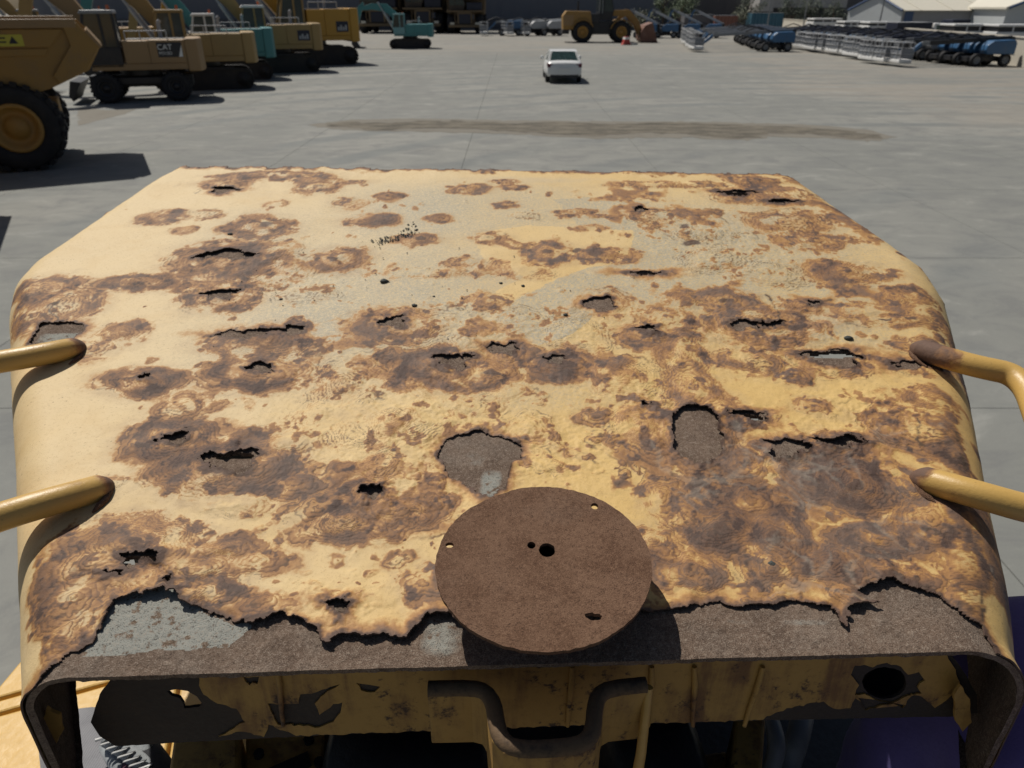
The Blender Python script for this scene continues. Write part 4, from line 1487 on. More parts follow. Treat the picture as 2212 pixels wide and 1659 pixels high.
# blisters: centre x, y, half width, half height (as seen), rust 0..1
BL = """490 398 60 12 .6;690 407 50 14 .7;840 425 34 12 .85;590 380 120 9 .7;700 392 80 8 .6;1010 408 45 10 .75;1105 405 35 6 .8;1085 393 30 5 .7;1095 443 28 10 .85
605 440 28 9 .45;760 440 40 10 .4;355 468 50 15 .75;440 465 30 11 .45;410 495 28 10 .4;560 490 66 26 .85;950 472 30 9 .65;800 478 60 16 .85;895 518 48 14 .75;490 565 115 40 .85;600 545 40 22 .3
640 580 50 28 .22;735 560 66 25 .9;300 610 95 17 .85;440 620 80 12 .7;475 640 82 30 .75;490 677 22 9 .4;570 612 70 9 .55;1060 515 50 16 .85;1120 527 40 8 .75;1190 545 52 22 .9
1300 550 72 14 .85;1340 562 30 10 .9;1280 495 40 8 .55;1240 457 42 6 .6;1275 466 60 4 .6;1000 570 45 12 .55;1130 580 72 22 .35;1040 590 60 9 .4;930 590 120 10 .25;1060 650 55 22 .25
1590 425 60 14 .5;1690 437 60 7 .4;1400 592 60 9 .45;1700 480 80 24 .55;1760 520 75 20 .75;1835 590 95 26 .8;1650 392 100 11 .6;1740 420 60 10 .4;1450 400 140 8 .45;1990 635 42 16 .75
1930 645 40 16 .6;1870 668 85 20 .65;1840 602 40 8 .7;1120 690 62 30 .1;1300 652 62 28 .4;1240 720 70 40 .08;860 700 90 36 .8;810 688 30 14 .75;920 705 70 36 .2;850 770 36 18 .8
560 735 112 34 .8;640 710 40 16 .8;265 720 60 25 .6;120 662 85 46 .92;100 620 70 24 .85;310 825 102 32 1;555 805 112 44 1;400 880 70 28 .5;475 878 36 16 .65;740 830 72 58 .4
790 870 120 60 .25;700 900 80 40 .25;960 792 100 44 1;1050 800 70 34 .95;1090 762 60 22 .8;1210 792 82 34 1;1400 720 70 30 .8;1475 770 60 66 .8;1430 690 60 30 .7;1560 650 70 26 .9
1640 700 112 42 .85;1620 780 62 30 .6;1730 660 60 16 .6;1800 780 92 28 .5;1730 815 46 18 .6;1930 690 92 18 .7;2000 750 70 20 .85;1990 792 70 20 .7;2055 690 40 34 .75;1500 830 60 60 .75
1560 880 40 40 .5;1505 935 75 78 .7;1622 903 52 16 .75;1697 978 75 30 .85;1805 965 85 34 .95;1770 880 52 20 .65;1840 1040 96 58 1;1940 900 72 30 .8;2000 935 75 42 .75;2015 862 60 30 .75
2065 980 30 42 .8;378 950 112 44 1;485 1012 155 66 1;420 1040 90 40 .6;640 1045 72 26 .75;802 1068 50 38 .85;940 1032 26 18 .6;945 1080 36 26 .6;690 1102 80 38 .5;745 1132 105 38 .8
680 1137 42 16 .5;870 1095 90 28 .7;850 900 160 70 .12;1000 870 90 30 .14;1295 895 46 20 .55;1320 947 36 20 .5;1395 875 40 18 .5;1400 930 62 50 .35;1385 1020 16 8 .5;1150 930 62 40 .35
1225 965 22 10 .5;1180 1010 60 18 .3;270 1125 14 8 .8;300 1182 185 56 .85;190 1222 110 72 1;420 1215 132 40 .55;330 1262 165 34 .9;490 1170 115 28 .9;555 1205 85 40 .7;250 1332 100 60 1
150 1300 90 70 .75;130 1372 42 60 .7;400 1290 130 34 .85;580 1322 62 32 .7;740 1312 40 24 .4;850 1202 32 24 .7;920 1262 62 50 .7;840 1000 70 30 .4;1680 1172 82 74 1;1560 1150 92 60 .95
1500 1118 72 40 .85;1620 1092 82 44 .85;1690 1090 42 30 .9;1450 1082 62 50 .5;1485 1232 92 38 .85;1410 1182 72 50 .85;1800 1222 112 44 .85;1905 1162 105 38 .9;2005 1122 90 56 .9;2065 1202 60 62 .85
1950 1242 82 28 .75;2085 1292 42 40 .7;1650 1302 60 20 .35;1965 1042 56 40 .6;232 1062 34 32 .6;1780 1000 60 40 .9;1730 1040 60 36 .9;1600 1010 60 40 .7;1660 1230 80 40 .7;1330 1180 40 60 .5
620 960 90 40 .2;1330 820 80 40 .2;1080 850 80 20 .2;1010 735 50 26 .16;1480 650 40 20 .4;500 1085 120 22 .3;1850 1290 60 26 .4;1140 470 40 8 .15;1560 560 90 30 .12;1650 590 80 30 .15;1500 500 80 20 .15;1420 470 60 12 .2;180 760 50 24 .6;660 640 60 20 .12"""
HOLES = """484 410 24 6;575 485 15 6;490 553 62 11;418 560 14 5;690 560 9 4;475 636 34 11;530 722 56 12;622 715 30 10;312 815 13 7;558 797 30 8;855 697 28 13;978 779 40 15;1090 752 32 12;1205 778 24 9
905 517 14 4;1590 418 36 7;1690 436 32 3;1385 452 18 5;1395 590 34 4;1975 628 7 5;1295 655 30 15;1400 712 24 9;1570 650 16 5;1603 703 26 9;1660 701 36 5;1755 653 18 6;1800 772 62 17;1955 686 14 4;1905 688 12 3
1985 786 58 9;1622 901 32 10;1697 970 46 22;1805 957 52 13;378 948 32 15;502 998 60 26;802 1065 22 16;1395 874 13 6;297 1208 42 15;245 1238 19 5;357 1256 13 13;740 1310 21 15;1480 520 16 4;1470 487 14 3;2050 760 20 8;1240 538 14 5;1285 545 16 5"""
THROUGH = """297 1203 38 10;245 1238 19 5;357 1252 10 9;1590 418 34 6;1622 899 30 7;502 982 48 7;1800 764 52 8;1395 590 34 4"""
HOLE_POLY = [[(66, 742), (80, 715), (85, 702), (110, 696), (150, 697), (180, 695), (184, 712), (150, 735), (112, 746), (80, 750)],
             [(948, 985), (948, 960), (975, 945), (1000, 935), (1040, 931), (1080, 940), (1110, 955), (1126, 968), (1120, 988), (1105, 1000), (1098, 1030), (1095, 1055), (1060, 1080), (1040, 1076), (1025, 1060), (990, 1035), (962, 1015)],
             [(1446, 905), (1478, 881), (1505, 877), (1530, 884), (1552, 905), (1560, 945), (1560, 975), (1540, 995), (1510, 1006), (1480, 998), (1460, 975), (1450, 945)]]
TEAR = [(20, 1480), (62, 1458), (85, 1445), (150, 1410), (200, 1380), (235, 1330), (245, 1297), (300, 1285), (365, 1281), (395, 1305), (450, 1320), (520, 1344), (545, 1350), (600, 1331), (640, 1335), (680, 1355), (695, 1385), (710, 1390), (740, 1368), (790, 1378), (830, 1374), (880, 1384), (900, 1357), (930, 1330), (952, 1333), (990, 1345), (1200, 1345), (1440, 1322), (1500, 1306), (1560, 1303), (1600, 1311), (1660, 1305), (1700, 1297), (1760, 1304), (1805, 1312), (1818, 1345), (1832, 1350), (1838, 1312), (1870, 1305), (1893, 1300), (1852, 1281), (1880, 1261), (1930, 1251), (1970, 1262), (2030, 1290), (2080, 1324), (2108, 1334), (2122, 1330), (2140, 1360), (2172, 1400), (2230, 1440)]
GREY_ZONE = [(1200, 432), (1260, 425), (1400, 436), (1500, 560), (1440, 640), (1310, 668), (1260, 715), (1160, 745), (1085, 722), (1065, 690), (1100, 660), (1190, 612), (1270, 581), (1378, 566), (1362, 535), (1371, 498), (1250, 490), (1220, 462)]


def parse(s):
    return [tuple(float(t) for t in q.split()) for q in s.replace("\n", ";").split(";") if q.strip()]


def to_uv(px):
    """a spot seen at px x,y with half sizes -> centre and radii on the hood in metres"""
    x, y, a, b = px[:4]
    c = on_hood(x, y)
    rx = abs(on_hood(x + a, y)[0] - on_hood(x - a, y)[0]) / 2
    ry = abs(on_hood(x, y - b)[1] - on_hood(x, y + b)[1]) / 2
    return c[0], c[1], rx, ry


def poly_uv(poly):
    return np.array([on_hood(x, y) for x, y in poly])


def in_poly(x, y, poly):
    ins = np.zeros(x.shape, bool)
    n = len(poly)
    for i in range(n):
        x0, y0 = poly[i]
        x1, y1 = poly[(i + 1) % n]
        if y0 == y1:
            continue
        c = (y0 > y) != (y1 > y)
        ins ^= c & (x < (x1 - x0) * (y - y0) / (y1 - y0) + x0)
    return ins


def seg_dist(x, y, pts, closed=False):
    d = np.full(x.shape, 9.0)
    n = len(pts)
    for i in range(n if closed else n - 1):
        a, b = pts[i], pts[(i + 1) % n]
        ab = b - a
        t = np.clip(((x - a[0]) * ab[0] + (y - a[1]) * ab[1]) / (ab @ ab), 0, 1)
        d = np.minimum(d, np.hypot(x - a[0] - t * ab[0], y - a[1] - t * ab[1]))
    return d


BLV = [to_uv(b) + (b[4],) for b in parse(BL)]
HOV = [to_uv(b) for b in parse(HOLES) if not (b[2] <= 16 and b[1] < 700)]
SPOTS = [to_uv(b) for b in parse(HOLES) if b[2] <= 16 and b[1] < 700]
THV = [to_uv(b) for b in parse(THROUGH)]
HPV = [poly_uv(p) for p in HOLE_POLY]
TEARV = poly_uv(TEAR)
TEARP = np.vstack([TEARV, [[1.2, -0.2], [-1.2, -0.2]]])
GZV = poly_uv(GREY_ZONE)


def hole_field(x, y, extra=0.0):
    """signed: negative inside the torn away parts, metres"""
    jx = (fbm(x, y, 70, 3, 41) - 0.5) * 0.012 + (fbm(x, y, 260, 2, 44) - 0.5) * 0.006
    jy = (fbm(x, y, 70, 3, 47) - 0.5) * 0.012 + (fbm(x, y, 260, 2, 51) - 0.5) * 0.006
    d = np.full(x.shape, 1.0)
    for (cx, cy, rx, ry) in HOV:
        j = np.where(np.abs(y - cy).min(axis=1) < ry * 3 + 0.02)[0]
        if not len(j):
            continue
        sl = slice(j[0], j[-1] + 1)
        dx, dy = x[sl] + jx[sl] * 1.2 - cx, y[sl] + jy[sl] * 1.2 - cy
        an = np.arctan2(dy / ry, dx / rx)
        rag = 1 + 0.2 * np.sin(an * 3 + cx * 90) + 0.14 * np.sin(an * 5 + cy * 70)
        e = (np.hypot(dx / rx, dy / ry) / rag - 1) * min(rx, ry)
        d[sl] = np.minimum(d[sl], e)
    for p in HPV:
        j = np.where((y.max(axis=1) > p[:, 1].min() - 0.06) & (y.min(axis=1) < p[:, 1].max() + 0.06))[0]
        sl = slice(j[0], j[-1] + 1)
        xx, yy = x[sl] + jx[sl] * 0.8, y[sl] + jy[sl] * 0.8
        e = seg_dist(xx, yy, p, True)
        d[sl] = np.minimum(d[sl], np.where(in_poly(xx, yy, p), -e, e))
    # nibbled far edge and far corners
    nb = fbm(x, y, 38, 3, 131)
    e = np.polyval(far_fit, x) - y + 0.004 + (0.52 - nb) * 0.05
    e = np.minimum(e, x - np.interp(y, YL, XL) + 0.006 + (0.56 - nb) * 0.09 + 0.3 * (y < 1.08))
    e = np.minimum(e, np.interp(y, YR, XR) - x + 0.006 + (0.56 - nb) * 0.09 + 0.3 * (y < 1.02))
    d = np.minimum(d, e)
    j = np.where(y.min(axis=1) < TEARV[:, 1].max() + 0.1)[0]
    sl = slice(0, j[-1] + 1)
    xx, yy = x[sl] + jx[sl] * 0.75, y[sl] + jy[sl] * 0.75
    e = seg_dist(xx, yy, TEARV)
    d[sl] = np.minimum(d[sl], np.where(in_poly(xx, yy, TEARP), -e, e))
    return d


def through_field(x, y):
    d = np.full(x.shape, 1.0)
    for (cx, cy, rx, ry) in THV:
        d = np.minimum(d, (np.hypot((x - cx) / rx, (y - cy) / ry) - 1) * min(rx, ry))
    return d


def make_surface(name, P, keep, attrs, mat, parent, rim=0.0, Nn=None):
    """grid mesh with the faces in keep, a rim of given thickness along torn edges"""
    nr, nc = P.shape[:2]
    idx = np.arange(nr * nc).reshape(nr, nc)
    q = np.stack([idx[:-1, :-1], idx[:-1, 1:], idx[1:, 1:], idx[1:, :-1]], -1)
    faces = q[keep].reshape(-1, 4)
    verts = P.reshape(-1, 3)
    A = {k: v.reshape(-1) for k, v in attrs.items()}
    nf = len(faces)
    if rim > 0:
        e = np.concatenate([faces[:, [0, 1]], faces[:, [1, 2]], faces[:, [2, 3]], faces[:, [3, 0]]])
        key = np.sort(e, 1)
        key = key[:, 0].astype(np.int64) * (nr * nc) + key[:, 1]
        u, inv, cnt = np.unique(key, return_inverse=True, return_counts=True)
        be = e[cnt[inv] == 1]
        bv, binv = np.unique(be, return_inverse=True)
        binv = binv.reshape(be.shape)
        low = verts[bv] - Nn.reshape(-1, 3)[bv] * rim
        top = verts[bv]
        b0 = len(verts)
        b1 = b0 + len(bv)
        verts = np.concatenate([verts, top, low])
        rf = np.stack([b0 + binv[:, 1], b0 + binv[:, 0], b1 + binv[:, 0], b1 + binv[:, 1]], 1)
        faces = np.concatenate([faces, rf])
        for k in A:
            ex = A[k][bv]
            if k == "rust":
                ex = np.ones_like(ex)
            if k == "core":
                ex = np.full_like(ex, 0.9)
            if k in ("dust", "pale"):
                ex = np.zeros_like(ex)
            A[k] = np.concatenate([A[k], ex, ex])
    used = np.unique(faces)
    remap = np.zeros(len(verts), np.int64)
    remap[used] = np.arange(len(used))
    verts = verts[used]
    faces = remap[faces]
    me = bpy.data.meshes.new(name)
    me.vertices.add(len(verts))
    me.vertices.foreach_set("co", verts.astype(np.float32).ravel())
    me.loops.add(len(faces) * 4)
    me.loops.foreach_set("vertex_index", faces.astype(np.int32).ravel())
    me.polygons.add(len(faces))
    me.polygons.foreach_set("loop_start", np.arange(0, len(faces) * 4, 4, dtype=np.int32))
    sm = np.ones(len(faces), bool)
    me.polygons.foreach_set("use_smooth", sm)
    me.update(calc_edges=True)
    for k, v in A.items():
        at_ = me.attributes.new(k, 'FLOAT', 'POINT')
        at_.data.foreach_set("value", v[used].astype(np.float32))
    return link_mesh(name, me, mat, parent)


def skin_material():
    m, nt, b = new_mat("blistered yellow paint")
    t = NT(nt)
    p = t.pos("World")
    rust, core, dust, pale, crack, fade = (t.attr(k) for k in ("rust", "core", "dust", "pale", "crack", "fade"))
    n1 = t.noise(p, 45, 5, 0.65)
    n2 = t.noise(p, 240, 4, 0.7)
    n3 = t.noise(p, 900, 2, 0.6)
    n4 = t.noise(t.scale(p, (1, 1, 1)), 14, 4, 0.6, 0.4)
    base = t.mix(fade, (0.66, 0.445, 0.165), (0.68, 0.52, 0.285))
    base = t.mix(t.mathn('MULTIPLY', t.ramp(n4, 0.45, 0.75), 0.25), base, (0.52, 0.32, 0.1))
    base = t.mix(t.mathn('MULTIPLY', t.ramp(t.mathn('ADD', t.mathn('MULTIPLY', n2, .5), t.mathn('MULTIPLY', n3, .5)), 0.52, 0.66), 0.4), base, (0.33, 0.21, 0.1))
    # dust film
    dn = t.mathn('MULTIPLY', dust, t.ramp(t.mathn('ADD', t.mathn('MULTIPLY', n2, 0.6), t.mathn('MULTIPLY', n3, 0.4)), 0.3, 0.6), True)
    base = t.mix(dn, base, (0.37, 0.34, 0.26))
    base = t.mix(t.mathn('MULTIPLY', t.mathn('MULTIPLY', dust, t.ramp(n2, 0.58, 0.72)), 0.5), base, (0.26, 0.22, 0.15))
    # rust: orange fringe, brown, dark brown
    rn = t.mathn('ADD', rust, t.mathn('MULTIPLY', t.mathn('SUBTRACT', n1, 0.5), 0.16))
    rn = t.mathn('ADD', rn, t.mathn('MULTIPLY', t.mathn('SUBTRACT', n2, 0.5), 0.26))
    cr = t.n("ShaderNodeValToRGB")
    els = cr.color_ramp.elements
    stops = [(0.0, (0.56, 0.335, 0.11)), (0.22, (0.46, 0.25, 0.085)), (0.42, (0.325, 0.165, 0.066)), (0.62, (0.215, 0.112, 0.056)), (0.84, (0.14, 0.08, 0.053)), (1.0, (0.075, 0.046, 0.036))]
    while len(els) < len(stops):
        els.new(0.5)
    for e, (q, cc) in zip(els, stops):
        e.position = q
        e.color = (cc[0], cc[1], cc[2], 1)
    t.l(rn, cr.inputs[0])
    c = t.mix(t.ramp(rn, 0.06, 0.3), base, cr.outputs[0])
    halo = t.attr('halo')
    base_h = t.mathn('MULTIPLY', t.mathn('MULTIPLY', halo, t.ramp(n1, 0.3, 0.65)), t.ramp(rn, 0.35, 0.05))
    c = t.mix(t.mathn('MULTIPLY', base_h, 0.6), c, (0.4, 0.275, 0.15))
    # cooler, dustier tone on part of the brown
    c = t.mix(t.mathn('MULTIPLY', t.mathn('MULTIPLY', t.ramp(n4, 0.42, 0.68), t.ramp(rn, 0.3, 0.6)), 0.45), c, t.mix(n2, (0.12, 0.085, 0.068), (0.24, 0.18, 0.145)))
    vor = t.n('ShaderNodeTexVoronoi')
    t.l(p, vor.inputs['Vector'])
    vor.inputs['Scale'].default_value = 170
    pit = t.mathn('MULTIPLY', t.ramp(vor.outputs['Distance'], 0.24, 0.1), t.ramp(n1, 0.5, 0.66))
    c = t.mix(t.mathn('MULTIPLY', pit, 0.55), c, (0.17, 0.1, 0.05))
    drk = t.mix(n3, (0.062, 0.036, 0.027), (0.12, 0.075, 0.055))
    c = t.mix(t.mathn('MULTIPLY', t.ramp(t.mathn('ADD', core, t.mathn('MULTIPLY', t.mathn('SUBTRACT', n1, 0.5), 0.7)), 0.3, 0.8), 0.9), c, drk)
    pn = t.ramp(t.mathn('ADD', pale, t.mathn('MULTIPLY', t.mathn('SUBTRACT', n1, 0.5), 0.6)), 0.3, 0.9)
    c = t.mix(t.mathn('MULTIPLY', pn, 0.42), c, (0.4, 0.36, 0.29))
    c = t.mix(t.mathn('MULTIPLY', crack, t.ramp(n1, 0.3, 0.5)), c, (0.1, 0.065, 0.04))
    t.l(c, b.inputs["Base Color"])
    rr = t.mathn('ADD', t.mathn('MULTIPLY', t.ramp(rn, 0.2, 0.6), 0.1), 0.56)
    rr = t.mathn('ADD', rr, t.mathn('MULTIPLY', n2, 0.14))
    t.l(rr, b.inputs["Roughness"])
    b.inputs["Specular IOR Level"].default_value = 0.38
    hh = t.mathn('ADD', t.mathn('MULTIPLY', n2, t.mathn('ADD', t.mathn('MULTIPLY', rust, 0.8), 0.35)), t.mathn('MULTIPLY', n3, 0.25))
    t.bump(hh, 0.55, 0.0016, b)
    return m


def steel_material(name, a, bcol, c3, greyattr=None, strength=0.6, sc=1.0):
    m, nt, b = new_mat(name)
    t = NT(nt)
    p = t.pos("World")
    n1 = t.noise(p, 30 * sc, 5, 0.65)
    n2 = t.noise(p, 260 * sc, 4, 0.7)
    n3 = t.noise(p, 950 * sc, 3, 0.65)
    c = t.mix(t.ramp(n1, 0.38, 0.6), a, bcol)
    c = t.mix(t.mathn('MULTIPLY', t.ramp(t.noise(p, 9 * sc, 6, 0.7, 0.5), 0.48, 0.68), 0.4), c, tuple(v * 0.55 + 0.02 for v in c3))
    sp = t.mathn('ADD', t.mathn('MULTIPLY', n2, 0.4), t.mathn('MULTIPLY', n3, 0.6))
    if greyattr:
        g = t.attr(greyattr)
        gc = t.mix(t.ramp(t.noise(p, 110, 3, 0.6), 0.56, 0.66), (0.32, 0.325, 0.29), (0.16, 0.11, 0.075))
        c = t.mix(t.ramp(t.mathn('ADD', g, t.mathn('MULTIPLY', t.mathn('SUBTRACT', n1, 0.5), 0.8)), 0.35, 0.65), c, gc)
    c = t.mix(t.mathn('MULTIPLY', t.ramp(sp, 0.49, 0.62), 0.62), c, c3)
    c = t.mix(t.mathn('MULTIPLY', t.ramp(sp, 0.47, 0.38), 0.8), c, tuple(v * 0.45 for v in a))
    t.l(c, b.inputs["Base Color"])
    b.inputs["Roughness"].default_value = 0.88
    b.inputs["Specular IOR Level"].default_value = 0.25
    t.bump(sp, strength, 0.0022, b)
    return m


M["skin"] = skin_material()
M["plate_steel"] = steel_material("pitted rusty plate", (0.135, 0.092, 0.066), (0.18, 0.125, 0.09), (0.38, 0.31, 0.245), "grey", 1.0, 1.0)
M["disc_steel"] = steel_material("even brown rust", (0.118, 0.062, 0.036), (0.16, 0.09, 0.055), (0.25, 0.15, 0.094), None, 0.8, 1.0)
def baffle_mat():
    m, nt, b = new_mat("rust streaked yellow paint")
    t = NT(nt)
    p = t.pos("World")
    st = t.noise(t.scale(p, (1, 1, 0.12)), 26, 5, 0.65, 0.3)
    n1 = t.noise(p, 16, 5, 0.65)
    n2 = t.noise(p, 120, 5, 0.7)
    c = t.mix(t.ramp(n2, 0.5, 0.75), (0.4, 0.235, 0.06), (0.3, 0.17, 0.045))
    f = t.mathn('ADD', t.mathn('MULTIPLY', st, 0.6), t.mathn('MULTIPLY', n1, 0.4))
    c = t.mix(t.mathn('MULTIPLY', t.ramp(f, 0.47, 0.62), 0.85), c, (0.13, 0.055, 0.022))
    g = t.mathn('ADD', t.mathn('MULTIPLY', n1, 0.6), t.mathn('MULTIPLY', n2, 0.4))
    c = t.mix(t.ramp(g, 0.55, 0.63), c, (0.05, 0.025, 0.015))
    t.l(c, b.inputs["Base Color"])
    b.inputs["Roughness"].default_value = 0.65
    t.bump(g, 0.4, 0.003, b)
    return m


M["baffle_paint"] = baffle_mat()
M["dark_steel"] = paint("bare dark steel", (0.03, 0.022, 0.018), 0.75, 0.6, (0.06, 0.04, 0.028), 20)
M["handle_paint"] = paint("handle yellow paint", (0.55, 0.33, 0.085), 0.4, 0.25, (0.3, 0.17, 0.07), 14)
M["deck_paint"] = paint("bright yellow deck paint", (0.6, 0.37, 0.09), 0.5, 0.35, (0.4, 0.26, 0.12), 8)  # one bright yellow with brown blotches for the whole deck
M["engine_dark"] = paint("oily engine black", (0.01, 0.01, 0.011), 0.5, 0.4, (0.03, 0.025, 0.02), 9)

machine = thing("heavy_machine", "heavy machine with rust blistered yellow hood, torn lip and curved grab handles", "machine", (0, 0.4, 0))
MACH_INV = Matrix.Translation((0, -0.4, 0))


def mpart(o):
    o.parent = machine
    o.matrix_parent_inverse = MACH_INV
    return o


# ---- outer skin
P0, U0 = hood_grid(800, 650, 36, 12)
N0 = grid_normals(P0)
ux, uy = U0[..., 0], U0[..., 1]
wx = ux + (fbm(ux, uy, 16, 3, 1) - 0.5) * 0.03 + (fbm(ux, uy, 60, 4, 5, .6) - 0.5) * 0.016
wy = uy + (fbm(ux, uy, 16, 3, 9) - 0.5) * 0.03 + (fbm(ux, uy, 60, 4, 13, .6) - 0.5) * 0.016
G = np.zeros_like(ux)
RUST = np.zeros_like(ux)
CORE = np.zeros_like(ux)
PALE = np.zeros_like(ux)
HALO = np.zeros_like(ux)
DOME = np.zeros_like(ux)
mini = []
INNER = np.random.RandomState(2).uniform(0.25, 1.0, 97)
for k in range(900):
    X, Y = RNG.uniform(120, 2080), 380 + 930 * RNG.rand() ** 0.8
    if X < 420 and RNG.rand() < 0.8:
        continue
    r = (3 + 13 * RNG.rand() ** 2.2) * (0.35 + Y / 1400)
    mini.append(to_uv((X, Y, r, r * 0.6)) + (RNG.choice([0.12, 0.2, 0.3, 0.45, 0.7]),))
for n_, (cx, cy, rx, ry, rr) in enumerate(BLV + mini):
    big = n_ < len(BLV)
    ext = 2.0 if big else 1.6
    j = np.where((uy.min(axis=1) < cy + ry * ext + .03) & (uy.max(axis=1) > cy - ry * ext - .03))[0]
    if not len(j):
        continue
    s = slice(j[0], j[-1] + 1)
    xm = ux[j[len(j) // 2]]
    jc = np.where((xm > cx - rx * ext - 0.06) & (xm < cx + rx * ext + 0.06))[0]
    if not len(jc):
        continue
    s = (s, slice(jc[0], jc[-1] + 1))
    X_, Y_ = (wx[s], wy[s]) if big else (ux[s] + (wx[s] - ux[s]) * 0.75, uy[s] + (wy[s] - uy[s]) * 0.75)
    d = np.hypot((X_ - cx) / rx, (Y_ - cy) / ry)
    rm = math.sqrt(rx * ry)
    G[s] = np.maximum(G[s], rm * (1.3 - d))
    DOME[s] = np.maximum(DOME[s], rm * np.clip(1.05 - d, 0, 1) ** 1.3 * (0.055 if big else 0.11))
    core_lv = INNER[n_ % 97] if big else 0.8
    if rr > 0.3:
        HALO[s] = np.maximum(HALO[s], min(1, rr + .1) * sstep(1.75, 1.05, d))
    prof = sstep(1.5, 0.72, d) * (1 - (1 - core_lv) * sstep(0.78, 0.38, d))
    if big:
        RUST[s] = np.maximum(RUST[s] * (0.55 + 0.45 * sstep(0.7, 1.15, d)), rr * prof)
    else:
        RUST[s] = 1 - (1 - RUST[s]) * (1 - rr * prof)
    if rr > 0.45:
        CORE[s] = np.maximum(CORE[s], (rr - 0.2) * np.exp(-(d / 0.3) ** 2))
    if big and cx > 0.05 and cy < 0.75 and rr > 0.6:
        PALE[s] = np.maximum(PALE[s], np.exp(-((d - 1.3) / 0.16) ** 2) * 0.6)
n12 = fbm(ux, uy, 11, 4, 21)
n30 = fbm(ux, uy, 34, 4, 25)
n90 = fbm(ux, uy, 95, 3, 29)
n240 = fbm(ux, uy, 260, 2, 33)
# contour terraces following the blisters, plus wandering ones in the flaking middle
FLAKE = np.zeros_like(ux)
for q in [(850, 900, 260, 150), (1150, 960, 260, 110), (740, 830, 140, 110), (1400, 880, 180, 140), (1000, 700, 260, 60), (1650, 720, 260, 110), (1250, 700, 160, 70), (1600, 520, 260, 90), (900, 1060, 220, 90), (1850, 900, 180, 90), (620, 590, 220, 60)]:
    cx, cy, rx, ry = to_uv(q)
    FLAKE = np.maximum(FLAKE, np.exp(-(((ux - cx) / rx) ** 2 + ((uy - cy) / ry) ** 2) * 1.2))
GF = np.maximum(G, 0)
wander = (n12 - 0.42) * 0.09 * FLAKE
spac = 0.0042 + 0.0022 * np.clip(uy - 0.4, 0, 1)
T = (GF + np.clip(wander, 0, 1) + (n30 - 0.5) * 0.009 + (n90 - 0.5) * 0.0035) / (spac * (0.7 + 0.9 * fbm(ux, uy, 18, 2, 67)))
act = sstep(0.001, 0.008, GF + np.clip(wander, 0, 1))
fr = T - np.floor(T)
terr = np.floor(T) + sstep(0.0, 0.35, fr)
CRACK = act * np.exp(-((fr - 0.16) / 0.15) ** 2) * sstep(0.47, 0.64, fbm(ux, uy, 30, 4, 61)) * 0.9
hole = hole_field(ux, uy)
near_hole = np.exp(-np.clip(hole, 0, 1) / 0.011)
HEAT = np.exp(-np.clip(hole, 0, 1) / 0.009)
H = DOME * (0.75 + 0.5 * n30) + act * (terr - 0.6 * T) * 0.0003 * (1 - 0.4 * np.clip(RUST, 0, 1)) + (n30 - 0.5) * 0.0014 * np.clip(RUST * 0.6 + FLAKE * 0.8, 0, 1) + (n240 - 0.5) * 0.0012 * np.clip(RUST * 0.35 + FLAKE + 0.06, 0, 1) + (n12 - 0.5) * 0.003
H += (n90 - 0.5) * 0.0018 * np.clip(RUST * 0.25 + FLAKE, 0, 1)
LIFT = sstep(0.42, 0.66, fbm(ux, uy, 16, 3, 71))
H += np.exp(-np.clip(hole, 0, 1) / 0.02) * LIFT * 0.0042 * (1 - 0.6 * sstep(0.55, 0.8, uy)) + near_hole * (n90 - 0.5) * 0.003
# worn rusty far edge, cracked right shoulder
far_y = np.polyval(far_fit, ux)
RUST = np.maximum(RUST, 0.95 * sstep(-0.012, 0.012, uy - far_y + (n30 - 0.5) * 0.03))
RUST = np.maximum(RUST, 0.55 * sstep(0.5, 0.72, n12 + n30 * 0.2 - 0.1) * sstep(0.15, 0.5, FLAKE + (ux > 0.1) * 0.4))
# rust colour follows the terraces: tone changes from ring to ring, paint survives in islands
ring = vnoise(T * 0.8, ux * 9 + uy * 7, 77)
isl = fbm(ux, uy, 46, 4, 83)
RS = RUST * (0.47 + 0.5 * sstep(0.3, 0.62, n30 * 0.5 + n12 * 0.5) + 0.2 * (ring - 0.4) * act) + 0.1 * act * (fr < 0.3)
RS += 0.14 * (0.5 - fr) * act * sstep(0.1, 0.5, RUST) + 0.14 * (n90 - 0.5) * sstep(0.05, 0.4, RUST) + 0.12 * (n240 - 0.5) * sstep(0.05, 0.4, RUST)
RS = RS - 0.36 * sstep(0.5, 0.76, isl) * (1 - CORE) * (1 - 0.4 * sstep(0.85, 1.0, RUST))
RS += 0.45 * sstep(0.6, 0.72, fbm(ux, uy, 60, 4, 91, .6)) * sstep(0.02, 0.35, RUST + FLAKE * 0.4)
edge_r = np.exp(-np.clip(np.interp(uy, YR, XR) - ux, 0, 1) / 0.05)
RS += 0.55 * edge_r * sstep(0.42, 0.62, n12) * sstep(0.35, 0.6, n30) * sstep(0.4, 0.5, uy)
CRACK = CRACK * (1 - 0.65 * np.clip(RUST, 0, 1))
RS = np.clip(np.maximum(RS, HEAT * (0.2 + 0.9 * n30)), 0, 1)
CORE = np.clip(CORE * (0.1 + 1.3 * sstep(0.4, 0.68, n30 * 0.6 + ring * 0.4)) + HEAT * 0.5 * sstep(0.3, 0.6, n90) + np.exp(-np.clip(hole, 0, 1) / 0.004) * 0.7, 0, 1)
for cx, cy, rx, ry in SPOTS:
    CORE = np.maximum(CORE, 1.1 * np.exp(-(((wx - cx) / rx) ** 2 + ((wy - cy) / (ry * 1.3)) ** 2)))
